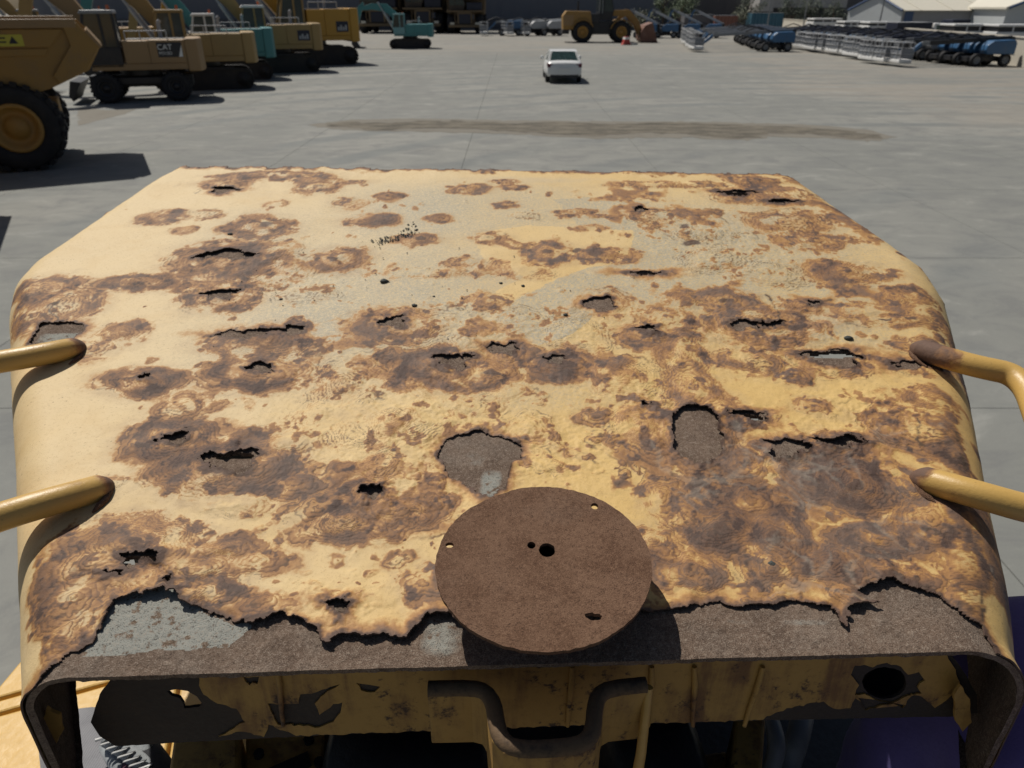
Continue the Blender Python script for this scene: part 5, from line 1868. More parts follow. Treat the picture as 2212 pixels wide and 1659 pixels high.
# dust
gz = in_poly(ux + (n30 - .5) * 0.02, uy + (n12 - .5) * 0.03, GZV).astype(float)
mid = 0
for q, a in [((830, 640, 360, 150), 0.85), ((1000, 460, 300, 70), 0.8), ((620, 500, 200, 60), 0.45), ((1560, 550, 360, 140), 0.95), ((1750, 700, 200, 60), 0.7), ((1450, 690, 200, 60), 0.5), ((900, 760, 260, 60), 0.5), ((1150, 850, 200, 40), 0.4)]:
    cx, cy, rx, ry = to_uv(q)
    mid = np.maximum(mid, a * np.exp(-(((ux - cx) / rx) ** 4 + ((uy - cy) / ry) ** 4)))
clean = in_poly(ux + (n30 - .5) * 0.015, uy + (n12 - .5) * 0.03, poly_uv([(1030, 505), (1140, 490), (1250, 492), (1371, 498), (1362, 535), (1378, 566), (1270, 581), (1190, 612), (1100, 655), (1060, 640), (1130, 600), (1040, 560)]))
DUST = np.clip(np.maximum(gz * 0.95, mid * (0.65 + 0.7 * n12)), 0, 1) * np.where(clean, 0.1, 1.0)
PALEZ = 0
for q, a in [((1750, 690, 200, 60), 0.6), ((1650, 470, 220, 40), 0.5), ((1150, 388, 260, 12), 0.65), ((560, 420, 160, 20), 0.5), ((320, 560, 200, 50), 0.3), ((1880, 740, 90, 30), 0.6), ((800, 400, 200, 10), .5)]:
    cx, cy, rx, ry = to_uv(q)
    PALEZ = np.maximum(PALEZ, a * np.exp(-(((ux - cx) / rx) ** 2 + ((uy - cy) / ry) ** 2)))
PALE = np.clip(PALE * sstep(0.45, 0.7, n12) + PALEZ * (1 - 0.6 * RS), 0, 1)
FADE = np.clip(sstep(0.15, -0.45, ux) * 0.9 + sstep(0.6, 1.3, uy) * 0.5 + (n12 - 0.5) * 0.6, 0, 1)
# long cracks
for pts in [[(1742, 880 - 50), (2060, 960), (2075, 1040)], [(2030, 1080), (2020, 1150)], [(100, 640), (130, 690), (118, 715)], [(2110, 1190), (2130, 1290)], [(2080, 880), (2085, 960), (2070, 1020)]]:
    pass
for pts in [[(2070, 925), (2082, 945), (2078, 975), (2088, 1000)], [(1985, 905), (1990, 930), (1980, 955)], [(150, 640), (112, 670), (128, 700), (118, 712)], [(2112, 1245), (2128, 1300), (2120, 1330)], [(1660, 640), (1690, 700)], [(1740, 655), (1790, 640)]]:
    pv = poly_uv(pts)
    dd = seg_dist(ux + (n90 - .5) * 0.01, uy + (n30 - .5) * 0.03, pv)
    CRACK = np.maximum(CRACK, np.exp(-(dd / 0.0016) ** 2) * 1.3)
P1 = P0 + N0 * H[..., None]
N1 = grid_normals(P1)
hc = (hole[:-1, :-1] + hole[1:, :-1] + hole[:-1, 1:] + hole[1:, 1:]) / 4
attrs = dict(rust=RS, core=CORE, dust=DUST, pale=PALE, crack=np.clip(CRACK, 0, 1), fade=FADE, halo=HALO)
skin = mpart(make_surface("hood_skin", P1, hc > 0, attrs, M["skin"], None, 0.0016, N1))

# ---- pitted plate under the torn skin
P2, U2 = hood_grid(420, 360, 16, 8, 0.15, 8)
N2 = grid_normals(P2)
vx, vy = U2[..., 0], U2[..., 1]
m20 = fbm(vx, vy, 22, 4, 101)
m90 = fbm(vx, vy, 110, 3, 105)
GREY = 0
for q, a in [((960, 1370, 60, 60), 0.55), ((130, 728, 60, 14), 0.7), ((1060, 1040, 30, 40), 0.6), ((1050, 990, 60, 40), .35), ((1700, 1340, 200, 10), 0.4)]:
    cx, cy, rx, ry = to_uv(q)
    GREY = np.maximum(GREY, a * np.exp(-(((vx - cx) / rx) ** 4 + ((vy - cy) / ry) ** 4)))
gp = in_poly(vx + (m20 - .5) * 0.02, vy + (m20 - .5) * 0.02, poly_uv([(190, 1405), (215, 1330), (240, 1280), (370, 1265), (420, 1300), (550, 1345), (500, 1388), (420, 1392), (300, 1402)]))
GREY = np.maximum(GREY, gp * 0.95)
lipzone = sstep(0.0, 0.05, vy - np.polyval(lip_fit, vx))
depth = 0.0028 + 0.0 * lipzone - 0.0006 * sstep(0.5, 0.8, vy)
depth += 0.0
P2 = P2 - N2 * (depth - (m20 - 0.5) * 0.0016 - (m90 - 0.5) * 0.0014)[..., None]
thr = through_field(vx + (m20 - .5) * 0.012, vy + (m20 - .5) * 0.012)
tc = (thr[:-1, :-1] + thr[1:, :-1] + thr[:-1, 1:] + thr[1:, 1:]) / 4
N2 = grid_normals(P2)
mpart(make_surface("inner_plate", P2, tc > 0, dict(grey=GREY), M["plate_steel"], None, 0.0055, N2))
#@@FRONT

# ---- front end of the hood: baffle, bent bracket, handles
LIP_A = math.atan(lip_fit[0])


def lip_y(x):
    return float(np.polyval(lip_fit, x))


def lip_z(x):
    return HZ0 + TA * (lip_y(x) - HY0)


def on_vert(X, Y, back):
    """point seen at px X,Y on the upright plane parallel to the lip"""
    d = ray(X, Y)
    t = (lip_fit[1] + back) / (d[1] - lip_fit[0] * d[0])
    return Vector((d[0] * t, d[1] * t, CAM_H + d[2] * t))


def upright_panel(name, loops, back, thick, mat, rag=0.0, seed=1):
    """flat panel standing parallel to the lip; loops of px points, first is the outline, the rest are holes"""
    rnd = random.Random(seed)
    L3 = []
    for lp in loops:
        pts = []
        for i in range(len(lp)):
            a, b = lp[i], lp[(i + 1) % len(lp)]
            n = max(1, int(math.hypot(b[0] - a[0], b[1] - a[1]) / 9)) if rag else 1
            for k in range(n):
                f = k / n
                j = rag if 0 < k else rag * 0.3
                pts.append(on_vert(a[0] + (b[0] - a[0]) * f + rnd.uniform(-j, j), a[1] + (b[1] - a[1]) * f + rnd.uniform(-j, j), back))
        L3.append(pts)
    flat = [p for lp in L3 for p in lp]
    tris = tessellate_polygon([[(p.x, p.z, 0) for p in lp] for lp in L3])
    n = len(flat)
    off = Vector((-lip_fit[0], 1, 0)).normalized() * thick
    mb = MB()
    fs = []
    for t in tris:
        a, b, c = (flat[i] for i in t)
        t = tuple(t)
        if (b - a).cross(c - a).dot(off) > 0:
            t = t[::-1]
        fs.append(t)
        fs.append(tuple(i + n for i in t[::-1]))
    base = 0
    for lp in L3:
        m = len(lp)
        for i in range(m):
            j = (i + 1) % m
            fs.append((base + i, base + j, base + j + n, base + i + n))
        base += m
    mb.add(flat + [p + off for p in flat], fs)
    return mpart(mb.build(name, mat))


upright_panel("baffle_plate", [[(196, 1560), (215, 1500), (262, 1440), (700, 1420), (1440, 1405), (2030, 1385), (2075, 1440), (2110, 1500), (2112, 1540), (2060, 1548), (1650, 1556), (1060, 1573), (700, 1588), (430, 1602), (250, 1612), (215, 1590)],
                               [(360, 1493), (380, 1489), (405, 1493), (425, 1504), (437, 1521), (430, 1527), (398, 1530), (396, 1520), (388, 1508), (370, 1503)],
                               [(1862, 1472), (1868, 1458), (1880, 1449), (1895, 1443), (1912, 1441), (1930, 1444), (1946, 1450), (1955, 1462), (1958, 1476), (1954, 1490), (1944, 1500), (1928, 1508), (1910, 1510), (1892, 1506), (1876, 1498), (1866, 1486)]],
              0.047, 0.003, M["dark_steel"], 0.8, 3)
upright_panel("baffle_paint", [[(425, 1430), (700, 1420), (1300, 1407), (2030, 1390), (2060, 1440), (2080, 1500), (2085, 1540), (2060, 1500), (2020, 1530), (1990, 1505), (1970, 1500), (1950, 1530), (1930, 1520), (1870, 1535), (1850, 1500), (1838, 1530), (1800, 1530), (1780, 1515), (1700, 1530), (1640, 1556), (1060, 1573), (640, 1590), (580, 1565), (570, 1592), (520, 1580), (470, 1592), (530, 1560), (510, 1530), (470, 1520), (440, 1500), (430, 1480)],
                               [(577, 1519), (600, 1522), (645, 1520), (650, 1500), (685, 1495), (735, 1478), (700, 1500), (680, 1520), (690, 1545), (720, 1520), (740, 1517), (735, 1540), (720, 1560), (690, 1572), (655, 1568), (600, 1565), (590, 1545)],
                               [(525, 1462), (560, 1462), (556, 1478), (545, 1474), (540, 1480), (530, 1472)],
                               [(768, 1475), (800, 1480), (822, 1483), (810, 1495), (780, 1492)],
                               [(1838, 1458), (1846, 1438), (1868, 1436), (1886, 1442), (1915, 1432), (1946, 1440), (1962, 1458), (1985, 1452), (1998, 1470), (1982, 1486), (1990, 1499), (1962, 1503), (1930, 1519), (1890, 1512), (1868, 1500), (1846, 1502), (1856, 1480)]],
              0.0452, 0.0016, M["baffle_paint"], 2.2, 5)
upright_panel("torn_bracket_tab", [[(100, 1530), (128, 1545), (135, 1580), (118, 1612), (100, 1625), (92, 1640), (86, 1610), (90, 1570)]], 0.03, 0.003, M["baffle_paint"], 2, 9)
upright_panel("torn_bracket_tab", [[(2075, 1480), (2095, 1510), (2100, 1560), (2080, 1580), (2065, 1560), (2062, 1500)]], 0.03, 0.003, M["baffle_paint"], 2, 12)
for x0, x1 in [(597, 612), (1236, 1226), (1408, 1400), (1500, 1497), (1648, 1608)]:
    a, b = on_vert(x0, 1440, 0.043), on_vert(x1, 1568, 0.043)
    mb = MB()
    mb.tube([a, a.lerp(b, .3) + Vector((0.001, 0, 0)), a.lerp(b, .7), b], [0.0022, 0.003, 0.0024, 0.002], 8)
    mpart(mb.build("weld_seam", M["baffle_paint"]))

M["edge_rust"] = paint("flaky edge rust on yellow", (0.13, 0.08, 0.04), 0.8, 1.2, (0.035, 0.024, 0.018), 26)
# bent strap bracket standing in front of the baffle
BZ = lip_z(0.02) - 0.036
bpath = [at(x, y, BZ) for x, y in [(925, 1490), (1020, 1488), (1050, 1496), (1066, 1520), (1072, 1560), (1080, 1592), (1098, 1612), (1130, 1620), (1190, 1618), (1245, 1612), (1272, 1598), (1282, 1572), (1284, 1535), (1292, 1503), (1318, 1488), (1395, 1480)]]
mb = MB()
vs, fs = [], []
n = len(bpath)
for i, p in enumerate(bpath):
    d = (bpath[min(i + 1, n - 1)] - bpath[max(i - 1, 0)]).normalized()
    nn = Vector((-d.y, d.x, 0)) * 0.0065
    hb = Vector((0, 0, 0.06 + 0.065 * min(1.0, max(0.0, min(i - 3, n - 4 - i) / 2.0))))
    for q in (p + nn, p - nn, p - nn - hb, p + nn - hb):
        vs.append(q)
for i in range(n - 1):
    for k in range(4):
        a, b = i * 4 + k, i * 4 + (k + 1) % 4
        fs.append((a, a + 4, b + 4, b))
fs += [(0, 1, 2, 3), ((n - 1) * 4 + 3, (n - 1) * 4 + 2, (n - 1) * 4 + 1, (n - 1) * 4)]
mb.add(vs, fs, False)
mpart(mb.build("bent_bracket", M["baffle_paint"], None, 0.0015))
mb = MB()
mb.tube([p + Vector((0, 0, 0.0005)) for p in smooth_path(bpath, 1)], 0.0068, 8)
mpart(mb.build("bracket_edge", M["edge_rust"]))
# hinge strap and clip
a, b = at(1400, 1480, BZ), at(1395, 1659, BZ - 0.1)
mb = MB()
mb.tube([a + Vector((0, -0.002, 0)), a + Vector((-0.004, -0.02, -0.06)), a + Vector((-0.008, -0.025, -0.14))], [0.004, 0.0045, 0.006], 8)
mpart(mb.build("hinge_strap", M["handle_paint"]))


def handle_mat():
    m, nt, b = new_mat("handle yellow paint with rusted roots")
    t = NT(nt)
    p = t.pos()
    n1, n2 = t.noise(p, 40, 5, 0.65), t.noise(p, 260, 4, 0.7)
    r = t.mathn('ADD', t.attr("rust"), t.mathn('MULTIPLY', t.mathn('SUBTRACT', n1, 0.5), 1.1))
    c = t.mix(t.ramp(n1, 0.6, 0.75), (0.55, 0.345, 0.1), (0.42, 0.25, 0.08))
    c = t.mix(t.mathn('MULTIPLY', t.ramp(n2, 0.66, 0.72), 0.7), c, (0.14, 0.075, 0.045))
    c = t.mix(t.ramp(r, 0.3, 0.6), c, (0.3, 0.15, 0.06))
    c = t.mix(t.ramp(r, 0.5, 0.8), c, t.mix(n2, (0.09, 0.05, 0.034), (0.17, 0.1, 0.07)))
    t.l(c, b.inputs["Base Color"])
    t.l(t.mathn('ADD', t.mathn('MULTIPLY', t.ramp(r, 0.3, 0.6), 0.4), 0.4), b.inputs["Roughness"])
    t.bump(t.mathn('ADD', t.mathn('MULTIPLY', n2, 0.3), t.mathn('MULTIPLY', t.ramp(r, 0.3, 0.8), n1)), 0.6, 0.002, b)
    return m


M["handle"] = handle_mat()


def handle(px, rust0, rust1):
    pts = smooth_path([hood_pt(x, y, h) for x, y, h in px], 4)
    n = len(pts)
    acc = [0.0]
    for i in range(1, n):
        acc.append(acc[-1] + (pts[i] - pts[i - 1]).length)
    rr = []
    for i in range(n):
        e = min(acc[i], acc[-1] - acc[i])
        rr.append(0.0138 * min(1.0, (max(e, 0.0004) / 0.016)) ** 0.5)
    mb = MB()
    mb.tube(pts, rr, 20)
    h = mpart(mb.build("grab_handle", M["handle"]))
    rnd = random.Random(int(px[0][0]))
    at_ = h.data.attributes.new("rust", 'FLOAT', 'POINT')
    vals = []
    for i in range(n):
        f = max(math.exp(-(acc[i] / rust0) ** 2), math.exp(-((acc[-1] - acc[i]) / rust1) ** 2))
        for k in range(20):
            low = 0.35 if 10 < k < 20 else 0.0
            vals.append(f + low * f)
    vals += [1.0] * (len(h.data.vertices) - len(vals))
    at_.data.foreach_set("value", vals)
    for e in (0, -1):
        c = pts[e]
        d = ((pts[5] if e == 0 else pts[-6]) - c).normalized()
        side = Vector((-d.y, d.x, 0))
        for sg in (-1, 1):
            q = []
            for k in range(5):
                p_ = c + d * (0.006 + 0.009 * k) + side * sg * (0.008 + 0.007 * min(1, k / 2))
                p_.z = HZ0 + TA * (p_.y - HY0) + rnd.uniform(0, .0015)
                q.append(p_)
            mb = MB()
            mb.tube(q, [rnd.uniform(0.002, 0.0042) * (0.4 if k in (0, 4) else 1) for k in range(5)], 7)
            wb = mb.build("weld_bead", M["disc_steel"])
            wb.parent = h
    return h


handle([(1968, 748, 0.002), (1990, 756, 0.006), (2040, 772, 0.015), (2110, 792, 0.018), (2210, 812, 0.018), (2252, 930, 0.012), (2320, 1110, 0.012), (2250, 1108, 0.016), (2110, 1068, 0.018), (2005, 1038, 0.007), (1966, 1030, -0.002)], 0.06, 0.022)
handle([(184, 750, -0.002), (160, 752, 0.006), (100, 764, 0.016), (0, 782, 0.02), (-120, 800, 0.02), (-170, 920, 0.014), (-220, 1160, 0.014), (-120, 1160, 0.02), (0, 1116, 0.021), (120, 1080, 0.017), (210, 1056, 0.006), (244, 1046, -0.003)], 0.022, 0.018)

# deck of the machine, below and to the left of the hood
DZ = 2.35


def deck_poly(px, z=DZ):
    return [tuple(at(x, y, z))[:2] for x, y in px]


mb = MB()
mb.plate(deck_poly([(150, 1300), (80, 1385), (0, 1480), (-28, 1513), (80, 1483), (460, 1372), (460, 1300)]), DZ - 0.03, DZ)
mpart(mb.build("deck_plate", M["deck_paint"], None, 0.004))
mb = MB()
mb.plate(deck_poly([(-34, 1522), (80, 1490), (460, 1380), (460, 1410), (80, 1515), (-62, 1556)]), DZ - 0.03, DZ)
mpart(mb.build("deck_plate", M["deck_paint"], None, 0.004))
mb = MB()
mb.plate(deck_poly([(-68, 1564), (80, 1523), (390, 1434), (330, 1800), (-300, 1860)]), DZ - 0.03, DZ)
mpart(mb.build("deck_plate", M["deck_paint"], None, 0.004))
mb = MB()
mb.plate(deck_poly([(396, 1434), (620, 1370), (640, 1560), (620, 1800), (336, 1800)]), DZ - 0.04, DZ - 0.004)
mpart(mb.build("deck_plate", M["deck_paint"], None, 0.004))
# frames and engine under the hood
mb = MB()
mb.plate([(p.x, p.y) for p in [at(x, y, 2.62) for x, y in [(380, 1560), (515, 1560), (515, 1760), (350, 1760)]]], 2.45, 2.62)
mb.plate([(p.x, p.y) for p in [at(x, y, 2.60) for x, y in [(530, 1560), (705, 1560), (690, 1760), (530, 1760)]]], 2.45, 2.60)
mpart(mb.build("engine_frame", M["baffle_paint"], None, 0.004))
mb = MB()
mb.plate([(p.x, p.y) for p in [at(x, y, 2.604) for x, y in [(578, 1660), (665, 1622), (672, 1650), (610, 1690)]]], 2.59, 2.604)
mpart(mb.build("dark_cutout_patch", M["engine_dark"]))  # dark plate stands in for the shade inside the frame's cutout
mb = MB()
for x, y in [(560, 1632), (668, 1602), (690, 1650)]:
    p = at(x, y, 2.603)
    mb = MB()
    mb.cyl(p, p + Vector((0, 0, 0.006)), 0.006, n=10)
    mpart(mb.build("bolt", M["engine_dark"]))
mb = MB()
a, b = at(720, 1690, 2.55), at(1060, 1690, 2.55)
mb.lathe([(0, 0.001), (0, 0.07), (0.01, 0.085), ((b - a).length - 0.01, 0.085), ((b - a).length, 0.07), ((b - a).length, 0.001)], a, b - a, 24)
mpart(mb.build("air_cleaner", M["engine_dark"]))
mb = MB()
a, b = at(1300, 1720, 2.5), at(1490, 1700, 2.5)
mb.lathe([(0, 0.001), (0, 0.1), (0.015, 0.12), ((b - a).length - 0.015, 0.12), ((b - a).length, 0.1), ((b - a).length, 0.001)], a, b - a, 28)
mpart(mb.build("air_cleaner", M["engine_dark"]))
mb = MB()
mb.plate([(p.x, p.y) for p in [at(x, y, 2.6) for x, y in [(1590, 1530), (1655, 1530), (1640, 1760), (1570, 1760)]]], 2.3, 2.6)
mb.plate([(p.x, p.y) for p in [at(x, y, 2.52) for x, y in [(1440, 1640), (1570, 1620), (1570, 1760), (1440, 1760)]]], 2.42, 2.52)
mpart(mb.build("engine_frame", M["baffle_paint"], None, 0.004))
mb = MB()
mb.tube(smooth_path([at(1660, 1540, 2.5), at(1680, 1600, 2.5), at(1672, 1650, 2.48), at(1640, 1720, 2.45)]), 0.012, 10)
mb.tube(smooth_path([at(1735, 1540, 2.48), at(1722, 1600, 2.48), at(1700, 1660, 2.45), at(1690, 1720, 2.45)]), 0.016, 10)
mpart(mb.build("hose", M["grey"]))
mb = MB()
mb.box(-0.5, 0.46, 0.72, 0.74, 2.6, 2.955)  # unseen panel added so the hood holes stay black inside
mpart(mb.build("added_dark_panel", M["engine_dark"]))
mb = MB()
mb.box(-0.55, 0.5, 1.36, 1.38, 2.25, 3.05)  # added too: hides the lit ground beyond the hood's far end
mpart(mb.build("added_dark_panel", M["engine_dark"]))
mb = MB()
mb.box(-0.42, 0.95, 0.15, 1.6, 1.2, 2.3)
mpart(mb.build("engine_block", M["engine_dark"]))
mb = MB()
mb.box(-1.0, 1.0, -0.8, 1.75, 0.75, 1.2)
mpart(mb.build("chassis", M["baffle_paint"], None, 0.02))
for sx in (-1, 1):
    mb = MB()
    prof = [(-1.2, 0.42), (-1.05, 0.12), (-0.8, 0.0), (1.6, 0.0), (1.9, 0.15), (2.0, 0.45), (1.85, 0.78), (1.6, 0.9), (-0.8, 0.9), (-1.05, 0.78)]
    mb.prism([(p[0] * 0.9, p[1]) for p in prof], -0.25, 0.25, Matrix.Translation((sx * 1.25, 0.3, 0)) @ Matrix.Rotation(math.pi / 2, 4, 'Z'))
    mpart(mb.build("track", M["track"], None, 0.02))

# ---- round rusty plate standing on a stub above the hood
dh = 0.047


def on_disc(X, Y):
    return hood_pt(X, Y, dh)


dc = on_disc(1174, 1208)
e1 = Vector((1, 0, 0))
e2 = Vector((0, 1, TA - 0.05)).normalized()
e3 = e1.cross(e2)
rdx = (on_disc(1407, 1222) - on_disc(941, 1222)).length / 2
rdy = (on_disc(1174, 1047) - on_disc(1174, 1395)).length / 2
disc = thing("rusty_disc", "flat round rusted steel disc with bolt holes standing over the front of the hood", "metal disc", dc)
loops = []
rnd = random.Random(5)
oc = []
nv = 140
c0 = on_disc(1174, 1221)
for i in range(nv):
    a = 2 * math.pi * i / nv
    jr = 1 + rnd.uniform(-0.005, 0.004) + 0.012 * math.sin(2 * a + 0.6) + (-0.012 if 1.9 < a < 2.35 else 0)
    oc.append((math.cos(a) * rdx * jr, math.sin(a) * rdx * jr))
loops.append(oc)
for (X, Y, a, b, wob) in [(1285, 1088, 8, 7, 0), (971, 1176, 9, 6, 0), (1148, 1176, 9, 8, .08), (1182, 1187, 18, 16, .06), (1282, 1336, 18, 9, .3)]:
    hcx = on_disc(X, Y) - dc
    r = (on_disc(X + a, Y) - on_disc(X - a, Y)).length / 2
    r2 = (on_disc(X, Y + b) - on_disc(X, Y - b)).length / 2
    lp = []
    for i in range(22):
        t = -2 * math.pi * i / 22
        k = 1 + rnd.uniform(-wob, wob) * 0.5 - wob * 0.9 * max(0, math.cos(t - 1.2)) ** 6
        lp.append((hcx.dot(e1) + math.cos(t) * r * k, hcx.dot(e2) + math.sin(t) * r2 * k))
    loops.append(lp)
flat = [p for lp in loops for p in lp]
tris = tessellate_polygon([[(p[0], p[1], 0) for p in lp] for lp in loops])
nfl = len(flat)
th = 0.0035
top = [e1 * p[0] + e2 * p[1] for p in flat]
mb = MB()
fs = []
for t in tris:
    t = tuple(t)
    a, b, c = (top[i] for i in t)
    if (b - a).cross(c - a).dot(e3) < 0:
        t = t[::-1]
    fs += [t, tuple(i + nfl for i in t[::-1])]
base = 0
for lp in loops:
    m = len(lp)
    for i in range(m):
        j = (i + 1) % m
        fs.append((base + j, base + i, base + i + nfl, base + j + nfl))
    base += m
mb.add(top + [p - e3 * th for p in top], fs)
mb.build("plate", M["disc_steel"], disc)
mb = MB()
mb.cyl(e2 * 0.012 - e3 * 0.057, e2 * 0.012 - e3 * (th - 0.0002), 0.03, 0.026, 24, False)
mb.build("stub_pipe", M["dark_steel"], disc)

# ---- pebbles and grit lying on the hood
def lump(name, label, X, Y, r, mat, flat=0.6, cat="pebble", group="dark pebbles lying on the hood", seed=0):
    rnd = random.Random(seed)
    c = hood_pt(X, Y, 0.0)
    mb = MB()
    vs, fs = [], []
    for i in range(5):
        a = math.pi * i / 4
        for k in range(8):
            b = 2 * math.pi * k / 8
            q = r * (1 + rnd.uniform(-0.22, 0.22))
            vs.append((math.sin(a) * math.cos(b) * q, math.sin(a) * math.sin(b) * q * 0.8, math.cos(a) * q * flat))
    for i in range(4):
        for k in range(8):
            fs.append((i * 8 + k, (i + 1) * 8 + k, (i + 1) * 8 + (k + 1) % 8, i * 8 + (k + 1) % 8))
    mb.add(vs, fs, True)
    o = mb.build(name, mat)
    o.location = c + Vector((0, 0, r * flat * 0.55))
    tag(o, label, cat, group)
    return o


M["pebble"] = paint("dark pebble", (0.05, 0.055, 0.05), 0.8, 0.4, (0.1, 0.1, 0.09), 60)
for k, (X, Y, r, lab) in enumerate([(829, 609, 0.0062, "largest dark pebble lying on the dusty middle of the hood"), (895, 661, 0.0045, "flat dark pebble lying right of and nearer than the largest one"),
                                    (1831, 733, 0.0065, "dark pebble on clean yellow paint near the right rear handle root"), (1667, 1221, 0.0048, "black rusty nut stuck on the brown patch at lower right"),
                                    (607, 647, 0.003, "small dark pebble alone on the pale paint left of centre"), (1222, 681, 0.0036, "small dark pebble in the grey dusty patch right of centre"),
                                    (1130, 618, 0.003, "small dark crumb at the edge of the clean yellow patch"), (1082, 612, 0.0028, "small dark crumb left of the patch edge on clean yellow paint"),
                                    (937, 641, 0.0024, "tiny dark pebble between the two flat pebbles and the patch"), (498, 507, 0.005, "dark flake lying on pale paint near the far left")]):
    lump("nut" if k == 3 else "pebble", lab, X, Y, r, M["pebble"], 0.45, "nut" if k == 3 else "pebble", None if k == 3 else "dark pebbles lying on the hood", k)
mb = MB()
rnd = random.Random(8)
for k in range(190):
    if k < 120:
        t = rnd.random()
        X, Y = 812 + 85 * t + rnd.gauss(0, 6), 525 - 22 * t - (14 if t > 0.8 else 0) * rnd.random() + rnd.gauss(0, 4)
    else:
        X, Y = rnd.uniform(450, 1350), rnd.uniform(520, 760)
    p = hood_pt(X, Y, 0.0012)
    r = rnd.uniform(0.0008, 0.0026) if k < 120 else rnd.uniform(0.0006, 0.0018)
    mb.add([p + Vector((r * rnd.uniform(.6, 1.2), 0, 0)), p + Vector((0, r * rnd.uniform(.6, 1.2), 0)), p - Vector((r, 0, 0)), p - Vector((0, r, 0)), p + Vector((0, 0, r * 0.8))],
           [(0, 1, 4), (1, 2, 4), (2, 3, 4), (3, 0, 4), (3, 2, 1, 0)])
grit = mb.build("grit", M["pebble"])
tag(grit, "dark grit scattered over the dusty middle of the hood", "grit", None, "stuff")

# ---- the photographer's leg and shoe
def cloth_mat(name, a, b_, scale, rib=False):
    m, nt, b = new_mat(name)
    t = NT(nt)
    p = t.pos()
    f = t.noise(p, scale, 5, 0.6)
    c = t.mix(t.ramp(f, 0.35, 0.65), a, b_)
    if rib:
        wv = t.n("ShaderNodeTexWave")
        t.l(p, wv.inputs["Vector"])
        wv.inputs["Scale"].default_value = 90
        wv.inputs["Distortion"].default_value = 1.5
        c = t.mix(t.mathn('MULTIPLY', wv.outputs["Fac"], 0.6), c, tuple(v * 1.9 for v in a))
    t.l(c, b.inputs["Base Color"])
    b.inputs["Roughness"].default_value = 0.9
    b.inputs["Sheen Weight"].default_value = 0.15
    t.bump(t.noise(p, scale * 14, 3), 0.3, 0.002, b)
    return m


M["trousers"] = cloth_mat("violet blue work cloth", (0.1, 0.078, 0.27), (0.13, 0.1, 0.33), 12)
M["shoe_cloth"] = cloth_mat("grey ribbed shoe cloth", (0.14, 0.14, 0.15), (0.19, 0.19, 0.2), 30, True)
M["shoe_dark"] = cloth_mat("dark shoe lining", (0.015, 0.017, 0.02), (0.03, 0.03, 0.035), 30)
M["shoe_grey"] = cloth_mat("light grey shoe trim", (0.22, 0.24, 0.25), (0.33, 0.35, 0.36), 30)
M["shoe_maroon"] = cloth_mat("maroon shoe panel", (0.1, 0.05, 0.07), (0.13, 0.07, 0.09), 30)
M["lace"] = paint("white zigzag lace", (0.5, 0.5, 0.48), 0.8, 0.9, (0.1, 0.11, 0.12), 70)

me = bpy.data.meshes.new("trouser_leg")
knee = at_depth(2235, 1470, 0.8)
J = [(0.72, -0.35, 2.4), (0.68, 0.02, 2.5), (knee.x + 0.05, knee.y - 0.13, knee.z - 0.06), (knee.x, knee.y, knee.z), (knee.x - 0.03, knee.y + 0.02, knee.z - 0.2), (knee.x - 0.06, knee.y - 0.05, knee.z - 0.5)]
me.from_pydata(J, [(i, i + 1) for i in range(len(J) - 1)], [])
leg = bpy.data.objects.new("person", me)
COL.objects.link(leg)
me.materials.append(M["trousers"])
sk = leg.modifiers.new("skin", 'SKIN')
for i, r in enumerate([0.15, 0.165, 0.18, 0.18, 0.14, 0.1]):
    me.skin_vertices[0].data[i].radius = (r, r)
me.skin_vertices[0].data[0].use_root = True
sk.use_smooth_shade = True
sb = leg.modifiers.new("smooth", 'SUBSURF')
sb.levels = sb.render_levels = 4
tx = bpy.data.textures.new("folds", 'CLOUDS')
tx.noise_scale = 0.14
dp = leg.modifiers.new("folds", 'DISPLACE')
dp.texture = tx
dp.strength = 0.035
tag(leg, "person in violet blue work trousers, bent knee beside the hood, wearing a grey laced shoe", "person")
seam = MB()
pts = [at_depth(x, y, 0.70) for x, y in [(2212, 1470), (2190, 1560), (2165, 1640), (2150, 1700)]]
seam.tube(smooth_path(pts), 0.0015, 6)

def at_px(x, y, dep=0.8):
    return at_depth(x, y, dep * 1.27)


def shoe_bit(name, pts, r, mat, n=14):
    mb = MB()
    mb.tube(smooth_path(pts, 2), r * 1.45, n)
    return mb.build(name, mat, leg)


def blob(name, c, ax, prof, mat, n=24):
    mb = MB()
    mb.lathe([(h * 1.4, r * 1.45) for h, r in prof], c, ax, n)
    return mb.build(name, mat, leg)


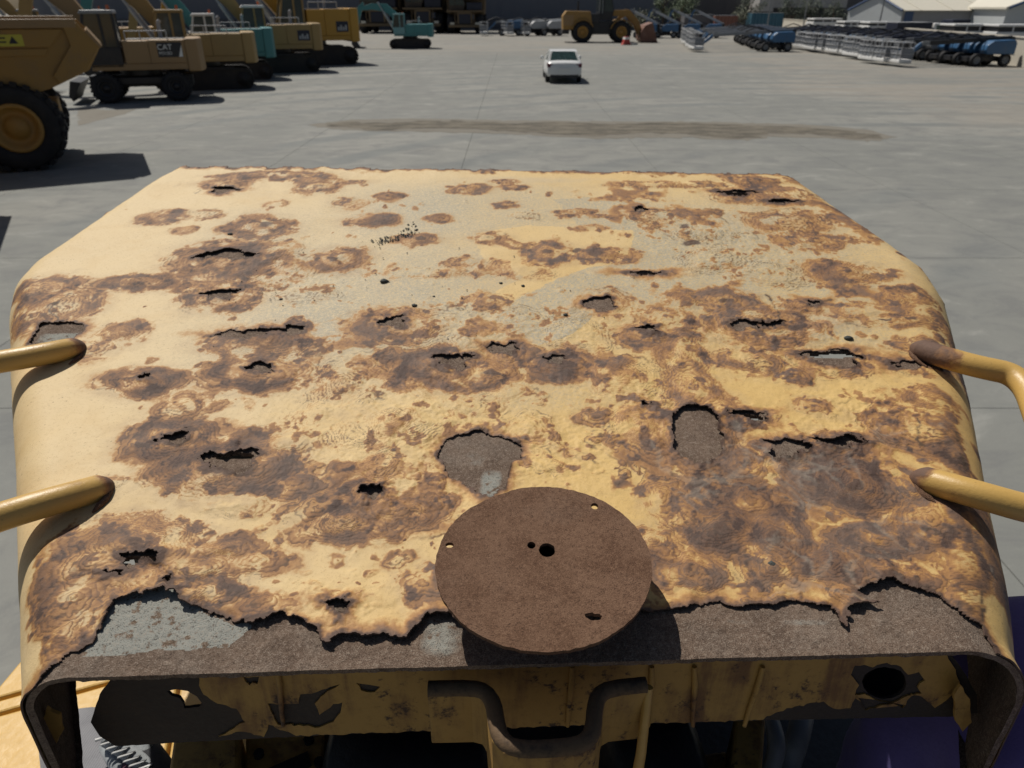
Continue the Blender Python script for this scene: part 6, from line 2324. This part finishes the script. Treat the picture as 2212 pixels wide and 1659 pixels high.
dn_ = (at_px(330, 1900, 0.72) - at_px(185, 1640, 0.84)).normalized()
blob("shoe_upper", at_px(200, 1655, 0.82), dn_, [(-.075, .001), (-.07, .02), (-.05, .034), (-.01, .042), (.06, .046), (.14, .047), (.19, .04), (.22, .02), (.225, .001)], M["shoe_cloth"], 32)
blob("shoe_tongue", at_px(285, 1622, 0.80), dn_, [(-.04, .001), (-.035, .015), (.0, .022), (.07, .024), (.1, .001)], M["shoe_dark"])
mbs = MB()
lp0, lp1 = at_px(232, 1596, 0.775), at_px(330, 1668, 0.76)
shoe_bit("shoe_lace", [lp0, lp0.lerp(lp1, .33) + Vector((0, 0, .004)), lp0.lerp(lp1, .66) + Vector((0, 0, .004)), lp1], 0.0075, M["shoe_grey"])
zz = []
for k in range(17):
    f = k / 16
    p = lp0.lerp(lp1, f) + Vector((0, -.007, .012))
    zz.append(p + Vector((0.0065, 0.0055, 0)) * (1 if k % 2 else -1) + Vector((0, 0, .002)))
mb = MB(); mb.tube(zz, 0.0021, 6); mb.build("lace_stitch", M["white"], leg)
blob("shoe_trim", at_px(303, 1612, 0.785), dn_, [(-.02, .001), (-.016, .007), (.01, .009), (.02, .001)], M["shoe_grey"], 14)
blob("shoe_trim", at_px(312, 1640, 0.775), dn_, [(-.02, .001), (-.016, .009), (.01, .010), (.02, .001)], M["shoe_grey"], 14)
blob("shoe_trim", at_px(240, 1632, 0.775), dn_, [(-.02, .001), (-.016, .006), (.02, .007), (.03, .001)], M["shoe_grey"], 14)
blob("shoe_panel", at_px(270, 1650, 0.775), dn_, [(-.02, .001), (-.015, .011), (.02, .013), (.04, .001)], M["shoe_maroon"], 16)
blob("shoe_toe", at_px(62, 1545, 0.98), Vector((-1, -.25, .05)), [(-.06, .02), (-.02, .018), (.0, .01), (.012, .002)], M["shoe_maroon"], 14)
# dark cup added behind the right hand baffle hole to keep it black
mb = MB()
c = on_vert(1912, 1476, 0.051)
ax = Vector((-lip_fit[0], 1, -0.1)).normalized()
mb.lathe([(0, .021), (.09, .021), (.09, .001)], c, ax, 20)
mb.lathe([(.0, .0225), (.092, .0225), (.092, .001)], c, ax, 20)
mpart(mb.build("dark_hole_backing", M["engine_dark"]))
